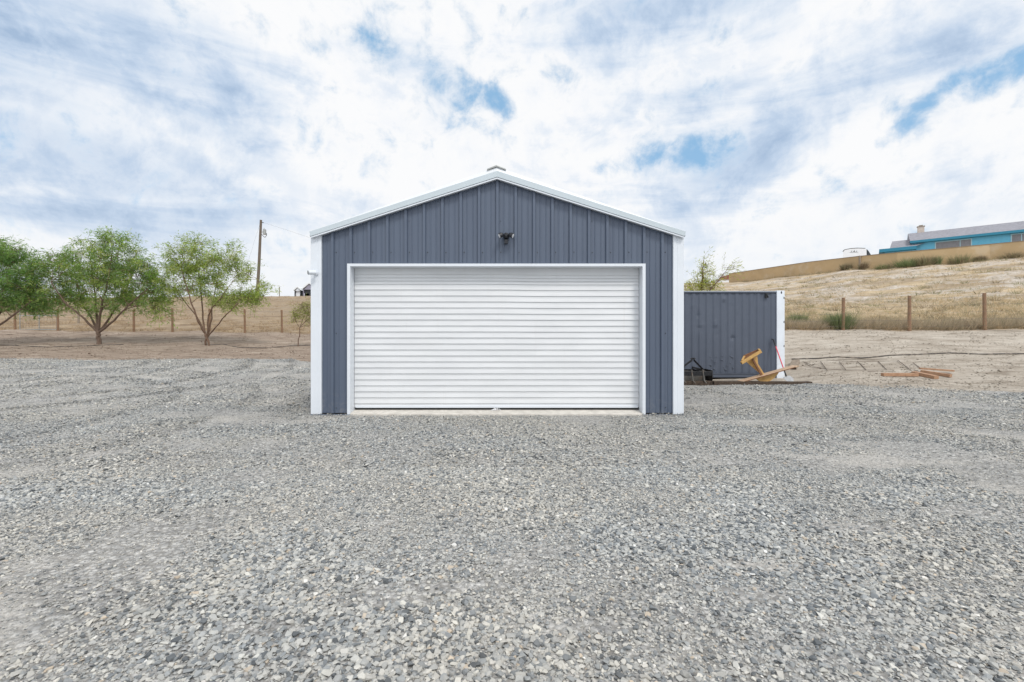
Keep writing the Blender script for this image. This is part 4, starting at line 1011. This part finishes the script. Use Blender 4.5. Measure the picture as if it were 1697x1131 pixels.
# lower left wing with a hipped roof
z_w = H(1457, 413.5, -.4).z; g0 = H(1457, 413.5, -.4); g1 = g0+u_*(H(1519, 405, -.4)-Vector((g0.x, g0.y, H(1519, 405, -.4).z))).length
mb = MB(); i0 = g0+u_*.7+v_*.7; i1 = g1+v_*.7-u_*.15
mb.prism([Vector((i0.x, i0.y, 12.0)), Vector((i1.x, i1.y, 12.0)), Vector((i1.x, i1.y, z_w-.05)), Vector((i0.x, i0.y, z_w-.05))], v_*7); mb.build('wing_wall', M['teal'], hs)
mb = MB(); mb.prism([g0+Vector((0,0,-.5)), g1+Vector((0,0,-.5)), g1+Vector((0,0,0)), g0+Vector((0,0,0))], v_*.12); mb.prism([g0+v_*.13+Vector((0,0,-.5)), g1+v_*.13+Vector((0,0,-.5)), g1+v_*.13+Vector((0,0,-.42)), g0+v_*.13+Vector((0,0,-.42))], v_*8)
mb.prism([g0+v_*.12+Vector((0,0,-.4)), g0+v_*8+Vector((0,0,-.4)), g0+v_*8, g0+v_*.12], u_*.1); mb.build('wing_fascia', M['tealdk'], hs)
r0 = H(1478.5, 400.5, 3.2); r1 = Vector((r0.x, r0.y, r0.z))+u_*7
mb = MB(); g0b = H(1474.5, 409.8, -.2); g0b.z = z_w+.01; g0c = g0+Vector((0,0,.012)); mb.add([g0b, g1+Vector((0,0,.01)), r1, r0], [(0,1,2,3)]); mb.add([g0b+v_*8, g0b, r0], [(0,1,2)]); mb.add([g1+v_*8, g0b+v_*8, r0, r1], [(0,1,2,3)]); mb.add([g0c, g0b, g0b+v_*8, g0c+v_*8], [(0,1,2,3)]); mb.build('wing_roof', M['shingle'], hs)

# trailer behind the wall
TDd = 66
rv = empty('travel_trailer', P(1418, 440, TDd), 'white travel trailer showing its roof and rear panel above the tan wall', 'trailer')
def Tt(px, py, dd=0): return P(px, py, TDd+dd)
zb1 = gz(Tt(1418, 0).x, TDd)+.5
mb = MB(); q = [Tt(1397, 440), Tt(1436.5, 440)]; poly = [Vector((q[0].x, TDd, zb1)), Vector((q[1].x, TDd, zb1)), Tt(1436, 414), Tt(1433.5, 412.1), Tt(1421, 411.6), Tt(1409, 412.4), Tt(1400, 414.2), Tt(1397, 417)]
mb.prism(poly, (1.6, 2.0, 0)); mb.build('body', M['rvwhite'], rv)
mb = MB(); mb.prism([p_+Vector((0,-.03,0)) for p_ in (Tt(1396.4, 417.2), Tt(1399.6, 413.8), Tt(1409, 411.8), Tt(1421, 411), Tt(1434, 411.5), Tt(1434, 412.1), Tt(1421, 411.7), Tt(1409, 412.5), Tt(1400, 414.4), Tt(1397.4, 417.2))], (0, .1, 0)); mb.build('roof_edge', M['dark'], rv)
mb = MB(); mb.prism([Tt(1436.8, 413.5, .02), Tt(1440, 417, .6), Tt(1444, 424, 1.2), Tt(1444, 440, 1.2), Tt(1436.8, 440, .02)], (.05, 2.0, 0)); mb.build('dark_side', M['dark'], rv)  # dark sheet along the right side of the trailer
mb = MB()
for px, r_ in ((1411, .05), (1415.5, .09), (1419.5, .05)): mb.tube([Tt(px, 416.6)+Vector((0,-.01,0)), Tt(px, 416.6)+Vector((0,-.04,0))], r_, 8)
mb.beam(Tt(1408, 418.4)+Vector((0,-.02,0)), Tt(1422, 418.2)+Vector((0,-.02,0)), .02, .03); mb.build('marker_lights', M['dark'], rv)

# ------------------------------------------------------------------ trees
class Leaves:
    def __init__(s): s.c = []; s.d = []; s.n = []; s.l = []; s.w = []; s.t = []
    def add(s, c, d_, l, w_, t): s.c.append(c); s.d.append(d_); s.l.append(l); s.w.append(w_); s.t.append(t)
    def build(s, name, parent, mat='leaf'):
        c = np.array(s.c); d_ = np.array(s.d); d_ /= np.linalg.norm(d_, axis=1)[:,None]
        n = rng.normal(size=c.shape)+np.array([0,0,.8]); sd_ = np.cross(d_, n); sd_ /= np.linalg.norm(sd_, axis=1)[:,None]
        l, w_ = np.array(s.l)[:,None], np.array(s.w)[:,None]; nn = np.cross(sd_, d_)
        a = c; b = c+d_*l*.45+sd_*w_+nn*w_*.3; e = c+d_*l; f = c+d_*l*.45-sd_*w_+nn*w_*.3
        V = np.stack([a, b, e, f], 1).reshape(-1, 3); t = np.repeat(np.c_[np.array(s.t), np.ones(len(c))], 4, 0)
        o = parent_origin(parent)
        ob = rawmesh(name, V-np.array(o), np.arange(len(V)), 4, M[mat], {'tint': t}); ob.parent = parent; return ob
def curve(a, b, sag, n=6, wob=.0, r=random):
    a, b = Vector(a), Vector(b); out = []
    w1 = Vector((r.gauss(0,1), r.gauss(0,1), r.gauss(0,1)))*wob
    for i in range(n+1):
        t_ = i/n; p_ = a+(b-a)*t_+Vector((0,0,sag*math.sin(math.pi*t_)))+w1*math.sin(math.pi*t_); out.append(p_)
    return out
def tree(name, label, cat, D_, base, stems, blobs, n_twig, leaves_per, pal, lsize, droop, trunk_r, seed, group=None, wind=(0,0,0), mat='bark', stub=0.0, depth_f=.85):
    """stems: lists of (px,row,depth offset,radius); blobs: (px,row,rx,ry,weight) foliage masses"""
    r = random.Random(seed); b0 = P(base[0], base[1], D_); b0.z = gz(b0.x, D_)
    dz0 = b0.z-P(base[0], base[1], D_).z
    o = empty(name, b0, label, cat, group); k_ = D_/F
    tr = MB(); nodes = []
    for st in stems:
        pts_ = [P(px, row, D_+dd)+Vector((0,0,dz0)) for px, row, dd, _ in st]; rad = [q[3] for q in st]
        if pts_[0].z < b0.z+.12: pts_[0] = Vector((pts_[0].x, pts_[0].y, b0.z-.08))
        # resample with slight wobble
        P2, R2 = [], []
        for i in range(len(pts_)-1):
            for t_ in (0, .33, .66):
                q = pts_[i].lerp(pts_[i+1], t_)+Vector((r.uniform(-.03,.03), r.uniform(-.03,.03), 0))*(1 if i or t_ else 0); P2.append(q); R2.append(rad[i]+(rad[i+1]-rad[i])*t_)
        P2.append(pts_[-1]); R2.append(rad[-1]); tr.tube(P2, R2, 7)
        for q, rr_ in list(zip(P2, R2))[len(P2)//3:]: nodes.append((q, rr_))
    tr.build('trunk', M[mat], o)
    tw_ = MB(); lv = Leaves(); wsum = sum(b[4] for b in blobs); wind = Vector(wind)
    # secondary limbs reach into every foliage mass
    for (px, row, rx, ry, wt) in blobs:
        for _ in range(max(2, int(7*wt/wsum*len(blobs)))):
            th = r.uniform(0, 2*math.pi); q = .35+.55*r.random()
            tgt = P(px+rx*q*math.cos(th)*.8, row+ry*q*math.sin(th)*.8-ry*.1, D_)+Vector((0, r.uniform(-1, 1)*rx*k_*depth_f*.8, dz0))
            nb, nr = min(nodes[:400], key=lambda n_: (n_[0]-tgt).length+(.6 if n_[0].z > tgt.z else 0))
            c_ = curve(nb, tgt, .08*(tgt-nb).length, 5, .06, r); tw_.tube(c_, [min(nr*.55, .035)*(1-.8*i/5)+.003 for i in range(6)], 5, False)
            for q_ in c_[2:]: nodes.append((q_, .012))
    nodes_np = np.array([n_[0][:] for n_ in nodes])
    for (px, row, rx, ry, wt) in blobs:
        for _ in range(int(n_twig*wt/wsum)):
            while True:
                v = Vector((r.uniform(-1,1), r.uniform(-1,1), r.uniform(-1,1)))
                if .12 < v.length < 1: break
            v *= (.60+.62*r.random()**1.5)/max(v.length, .4)*v.length**.5
            tgt = P(px+rx*1.06*v.x, row-ry*1.1*v.z, D_)+Vector((0, v.y*rx*k_*depth_f, dz0))
            dist = np.linalg.norm(nodes_np-np.array(tgt), axis=1)+np.where(nodes_np[:,2] > tgt.z+.1, .5, 0)
            nb = Vector(nodes_np[int(dist.argmin())]); L_ = (tgt-nb).length
            if L_ > 1.4: nb = tgt+(nb-tgt)*(1.4/L_)
            out = (tgt-nb).normalized()+Vector((r.gauss(0,.5), r.gauss(0,.5), r.gauss(0,.3)))+wind
            tip = tgt+out.normalized()*r.choice((.22,.3,.5,.7))+Vector((0,0,-droop*r.uniform(.3, 1)))
            c_ = [nb, nb.lerp(tgt, .5)+Vector((0,0,.05)), tgt, tgt.lerp(tip, .5)+Vector((0,0,.05)), tip]
            tw_.tube(c_, [.008, .006, .005, .004, .003], 3, False)
            base_c = pal[r.randrange(len(pal))]; br = r.uniform(.75, 1.25)
            cl = tuple(x*br for x in base_c)
            for j in range(leaves_per):
                t_ = r.random()**.8; seg = c_[1:]; q = t_*(len(seg)-1); i_ = min(int(q), len(seg)-2); p_ = seg[i_].lerp(seg[i_+1], q-i_)
                dr = (seg[i_+1]-seg[i_]).normalized()*.6+Vector((r.gauss(0,.75), r.gauss(0,.75), r.gauss(0,.5)-droop*1.2))+wind*.6
                s_ = lsize*r.uniform(.6, 1.3); b2 = r.uniform(.85, 1.15)
                lv.add(p_+Vector((r.gauss(0,.09), r.gauss(0,.09), r.gauss(0,.09))), dr, s_, s_*r.uniform(.055, .10), tuple(x*b2 for x in cl))
    tw_.build('branches', M['twig'], o); lv.build('crown', o)
    return o
gB = [(.18,.28,.08),(.24,.34,.10),(.30,.38,.12),(.15,.24,.08),(.38,.41,.15),(.23,.33,.15)]
gA = [(.16,.27,.10),(.21,.32,.11),(.26,.36,.14),(.13,.22,.08)]
gC = [(.27,.35,.09),(.33,.40,.11),(.39,.44,.15),(.20,.28,.08),(.43,.45,.20)]
gr_ = 'leafy young trees in the dirt strip on the left'
tree('spreading_tree', 'green feathery tree with one short trunk forking into a fan of limbs, between two others', 'tree', 25, (163, 572), [
    [(163,572,0,.115),(163,560,0,.10),(162,551,0,.10)],
    [(162,552,0,.07),(140,530,-.3,.05),(108,503,-.6,.035),(85,470,-.7,.02)],
    [(162,552,0,.07),(152,530,.3,.05),(138,508,.6,.04),(125,460,.7,.02)],
    [(162,551,0,.07),(160,520,.1,.055),(157,490,.3,.04),(150,430,.3,.02)],
    [(163,551,0,.07),(166,515,-.3,.055),(178,470,-.5,.04),(188,405,-.3,.018)],
    [(164,552,0,.07),(182,528,.4,.05),(198,505,.9,.035),(222,450,1.2,.018)],
    [(164,552,0,.07),(190,532,-.3,.05),(212,508,-.7,.035),(245,480,-1.0,.02)]],
    [(85,480,36,34,1.3),(120,445,36,30,1.2),(160,450,42,34,1.6),(195,425,34,28,1.1),(190,398,22,14,.4),(180,480,44,30,1.5),(225,460,36,30,1.2),(250,495,26,24,.8),(265,510,14,16,.25),(150,410,24,16,.4),(120,495,30,18,.6),(92,430,20,14,.3),(215,400,14,10,.15),(65,505,18,18,.4),(185,505,16,18,.35),(238,448,26,22,.7),(262,472,20,20,.5),(110,500,20,22,.4),(150,515,16,12,.2),(225,500,22,14,.4)],
    1350, 24, gB, .20, .26, .1, 5, gr_)
tree('spreading_tree', 'dark green feathery tree cut by the left edge of the photo', 'tree', 24.5, (-28, 574), [
    [(-28,574,0,.12),(-28,560,0,.11),(-27,552,0,.10)],
    [(-27,552,0,.07),(0,537,-.2,.055),(28,517,-.5,.04),(50,500,-.5,.02)],
    [(-27,552,0,.07),(-8,528,.2,.05),(14,498,.6,.035),(30,450,.7,.02)],
    [(-27,551,0,.07),(-28,520,.1,.055),(-26,480,.3,.04),(-20,420,.3,.02)],
    [(-28,551,0,.07),(-50,530,.2,.05),(-75,500,.6,.035),(-95,460,.7,.02)]],
    [(0,445,42,40,1.8),(22,420,24,18,.6),(-30,420,40,26,1),(40,470,34,32,1.3),(-10,490,40,26,1.1),(-60,470,44,34,1.2),(50,500,22,20,.6),(62,445,20,18,.5),(20,505,16,14,.3)],
    1000, 25, gA, .20, .2, .1, 6, gr_, wind=(.25,0,.05))
tree('multistem_tree', 'yellow-green airy tree with several stems rising from the ground beside the utility pole', 'tree', 25, (343, 570), [
    [(347,571,0,.05),(345,560,0,.055),(340,550,0,.055),(328,530,-.3,.045),(318,500,-.5,.035),(300,440,-.5,.018)],
    [(341,570,.1,.05),(342,558,0,.055),(337,535,.2,.045),(335,505,.3,.035),(330,450,.3,.02),(322,405,.3,.012)],
    [(344,556,0,.045),(350,525,.2,.04),(352,500,.5,.03),(362,450,.6,.016)],
    [(344,556,0,.045),(358,540,-.3,.035),(375,518,-.7,.028),(395,500,-1.,.018)],
    [(343,556,0,.04),(346,520,-.2,.035),(354,505,-.5,.028),(385,465,-.8,.012)],
    [(340,552,0,.04),(325,520,.3,.03),(308,498,.6,.022),(288,470,.8,.012)]],
    [(310,430,30,28,1.4),(300,465,30,26,1.2),(325,405,20,13,.45),(340,440,30,28,1.2),(370,430,28,26,.9),(395,440,22,20,.5),(345,475,32,22,1.1),(285,430,14,22,.4),(390,487,28,13,.9),(420,492,18,12,.6),(432,475,14,12,.3),(385,405,10,7,.1),(375,500,22,10,.5),(405,455,16,14,.3),(290,490,14,12,.3)],
    800, 23, gC, .19, .15, .06, 7, gr_, mat='twig')
tree('young_sapling', 'thin wind-bent sapling with sparse olive leaves close to the garage corner', 'sapling', 24.5, (494, 576), [
    [(494,576,0,.028),(496,558,0,.025),(497,545,0,.02)], [(497,545,0,.015),(490,532,0,.012),(485,518,0,.008)], [(497,545,0,.015),(503,528,.1,.012),(508,512,0,.006)], [(497,545,0,.015),(510,530,-.1,.012),(520,520,0,.006)]],
    [(493,522,9,14,1),(505,512,11,11,1),(512,528,10,13,1),(487,530,5,10,.3)], 150, 13, [(.28,.30,.09),(.22,.26,.08),(.36,.36,.14)], .12, .1, .03, 8, None, wind=(.5,0,.1), mat='twig')
tree('windblown_tree', 'yellow-green wind-bent tree rising behind the container roof', 'tree', 24, (1160, 540), [
    [(1160,540,0,.08),(1161,500,0,.06),(1163,470,0,.045),(1166,430,0,.018)], [(1161,500,0,.04),(1180,475,-.3,.03),(1205,445,-.3,.012)], [(1160,500,0,.04),(1148,480,.3,.03),(1142,470,.3,.012)]],
    [(1158,470,16,16,1.2),(1142,478,14,10,.8),(1166,448,9,18,.8),(1170,475,16,12,.8),(1168,430,5,7,.12),(1190,455,16,11,.35),(1208,443,14,4,.25),(1185,475,10,8,.25)],
    210, 13, [(.36,.38,.09),(.44,.44,.13),(.28,.32,.08),(.50,.47,.17)], .16, .05, .05, 9, None, wind=(.7,0,.25), mat='twig', depth_f=.5)

# ------------------------------------------------------------------ bushes and dry grass
def tuft_cloud(cs, hs_, ws_, nb, pal, seed, spread=.5, wid=.010):
    """blades fanned from each centre: returns verts, tri faces, colours"""
    r = np.random.default_rng(seed); n = len(cs); cs = np.repeat(cs, nb, 0); h = np.repeat(hs_, nb)*r.uniform(.5, 1.1, n*nb); w0 = np.repeat(ws_, nb)
    a = r.uniform(0, 2*np.pi, n*nb); q = np.sqrt(r.uniform(0, 1, n*nb))
    b = cs+np.stack([np.cos(a)*q*w0*.5, np.sin(a)*q*w0*.5, np.zeros(n*nb)], 1)
    tip = b+np.stack([np.cos(a)*q*w0*spread+r.normal(0, .2, n*nb)*h, np.sin(a)*q*w0*spread+r.normal(0, .2, n*nb)*h, h], 1)
    s_ = np.stack([-np.sin(a+r.uniform(0, 6, n*nb)), np.cos(a), np.zeros(n*nb)], 1)*wid
    V = np.stack([b-s_, b+s_, tip], 1).reshape(-1, 3)
    pc = np.array(pal)[r.integers(0, len(pal), n)]; pc = np.repeat(pc, nb, 0)*r.uniform(.75, 1.25, (n*nb, 1)); C = np.repeat(np.c_[pc, np.ones(n*nb)], 3, 0)
    return V, C
strawp = [(.56,.45,.29),(.64,.53,.36),(.46,.37,.25),(.70,.60,.43),(.38,.33,.23)]
sagep = [(.30,.29,.20),(.26,.26,.17),(.36,.32,.22)]
Vs, Cs = [], []
n = 15000; r = rng
t = r.uniform(.35, 1.45, n); D_ = 20.4+(r.uniform(0, 1, n)**1.3)*46; x = t*D_; patch = fbm(x*.25, D_*.25, 91, 3)
k = ((patch > .40) | (r.uniform(0,1,n) < .22)) & (r.uniform(0,1,n) < np.interp(ground_z(x, D_), [3.2, 5.5, 9.5, 11], [1, .35, .4, .8])); x, y = x[k], D_[k]
V, C = tuft_cloud(np.stack([x, y, ground_z(x, y)-.02], 1), r.uniform(.12, .36, len(x)), r.uniform(.2, .5, len(x)), 9, strawp+[strawp[0], sagep[0]], 1, .8, .012); Vs.append(V); Cs.append(C)
n = 3000                                             # greyish brush along the fence line
x = r.uniform(7, 32, n); y = fence_y(x)+.1+np.abs(r.normal(0, .75, n)); 
V, C = tuft_cloud(np.stack([x, y, ground_z(x, y)-.03], 1), r.uniform(.2, .55, n), r.uniform(.3, .6, n), 16, [(.42,.35,.26),(.50,.43,.32),(.36,.30,.23),(.58,.47,.33),(.37,.33,.24)], 2, .8, .010); Vs.append(V); Cs.append(C)
n = 420                                              # olive and dark scrub scattered through the field
t = r.uniform(.5, 1.4, n); D_ = 21+(r.uniform(0, 1, n)**1.1)*36; x = t*D_
V, C = tuft_cloud(np.stack([x, D_, ground_z(x, D_)-.03], 1), r.uniform(.15, .45, n), r.uniform(.4, 1.0, n), 34, [(.26,.27,.15),(.30,.26,.18),(.24,.20,.14),(.33,.32,.19)], 14, .9, .014); Vs.append(V); Cs.append(C)
n = 7000
t = r.uniform(-1.5, -.3, n); D_ = 31.2+(r.uniform(0, 1, n)**1.4)*38; x = t*D_; k = fbm(x*.3, D_*.3, 95, 3) > .42; x, y = x[k], D_[k]
V, C = tuft_cloud(np.stack([x, y, ground_z(x, y)-.02], 1), r.uniform(.1, .26, len(x)), r.uniform(.2, .5, len(x)), 9, [(.42,.30,.18),(.52,.40,.27),(.36,.27,.18),(.42,.33,.22)], 3, .8, .012); Vs.append(V); Cs.append(C)
n = 700                                             # weeds at the foot of the tan wall
pw = r.uniform(1215, 1950, n); Dw = np.interp(pw, [q[0] for q in wl], [q[1] for q in wl])-np.abs(r.normal(.4, .5, n)); x = (pw-CX)/F*Dw
V, C = tuft_cloud(np.stack([x, Dw, ground_z(x, Dw)-.05], 1), r.uniform(.15, .5, n), r.uniform(.3, .8, n), 12, strawp+sagep, 4, .8, .016); Vs.append(V); Cs.append(C)
V = np.concatenate(Vs); dg = rawmesh('dry_grass', V, np.arange(len(V)), 3, M['straw'], {'tint': np.concatenate(Cs)})
tag(dg, 'dry straw-coloured grass and brush over the fields beyond the fences', 'grass', kind='stuff')
greenp = [(.20,.26,.12),(.25,.30,.15),(.31,.33,.19),(.17,.22,.11)]; brownp = [(.32,.25,.17),(.26,.21,.14),(.38,.31,.21),(.25,.25,.15)]
def bush(name, label, px, row, D_, wpx, hpx, pal, seed, group=None, nb=700):
    x = (px-CX)/F*D_; z = gz(x, D_); w_ = wpx*D_/F; h_ = hpx*D_/F; r = np.random.default_rng(seed)
    n = 26; w_ *= .85; a = r.uniform(0, 6.28, n); q = np.sqrt(r.uniform(0, 1, n)); cs = np.stack([x+np.cos(a)*q*w_*.33, D_+np.sin(a)*q*w_*.3, np.full(n, z-.03)], 1)
    V, C = tuft_cloud(cs, h_*(1.05-.45*q), np.full(n, w_*.38), nb//n, pal, seed, 1.0, max(.006, .00045*D_))
    ob = rawmesh(name, V, np.arange(len(V)), 3, M['straw'], {'tint': C}, origin=(x, D_, z)); return tag(ob, label, 'bush', group)
bush('green_bush', 'small soft green shrub in the straw just right of the container', 1322, 527, 22.4, 30, 24, greenp, 1, nb=1700)
bush('green_bush', 'bright green bush growing round the fence post nearest the container', 1391, 541, 20.4, 44, 37, greenp, 2, nb=2400)
gw = 'bushes along the foot of the tan wall'
for i, (px, w_, h_, pal, lab) in enumerate([
    (1402, 18, 15, brownp, 'low brown brush against the tan wall just below the white trailer'),
    (1431, 14, 16, brownp, 'brown-green shrub right beside the dark post on the tan wall'),
    (1468, 26, 13, brownp+greenp, 'olive tuft against the tan wall below the left wing of the turquoise house'),
    (1503, 34, 20, greenp, 'broad dark green bush against the tan wall below the pale chimney'),
    (1532, 36, 22, brownp, 'tall brown brush against the tan wall right of the broad green bush'),
    (1552, 14, 17, greenp, 'narrow green shrub against the wall under the left edge of the wide window'),
    (1590, 34, 20, brownp+greenp[:2], 'brown-green brush against the tan wall below the wide house window'),
    (1624, 18, 13, brownp, 'thin brown brush against the tan wall right of the wide house window'),
    (1676, 32, 13, brownp, 'low rusty brown bush against the tan wall near the right edge of the photo')]):
    D_ = float(np.interp(px, [q[0] for q in wl], [q[1] for q in wl]))-.8
    bush('wall_bush', lab, px, 0, D_, w_, h_, pal, 20+i, gw)
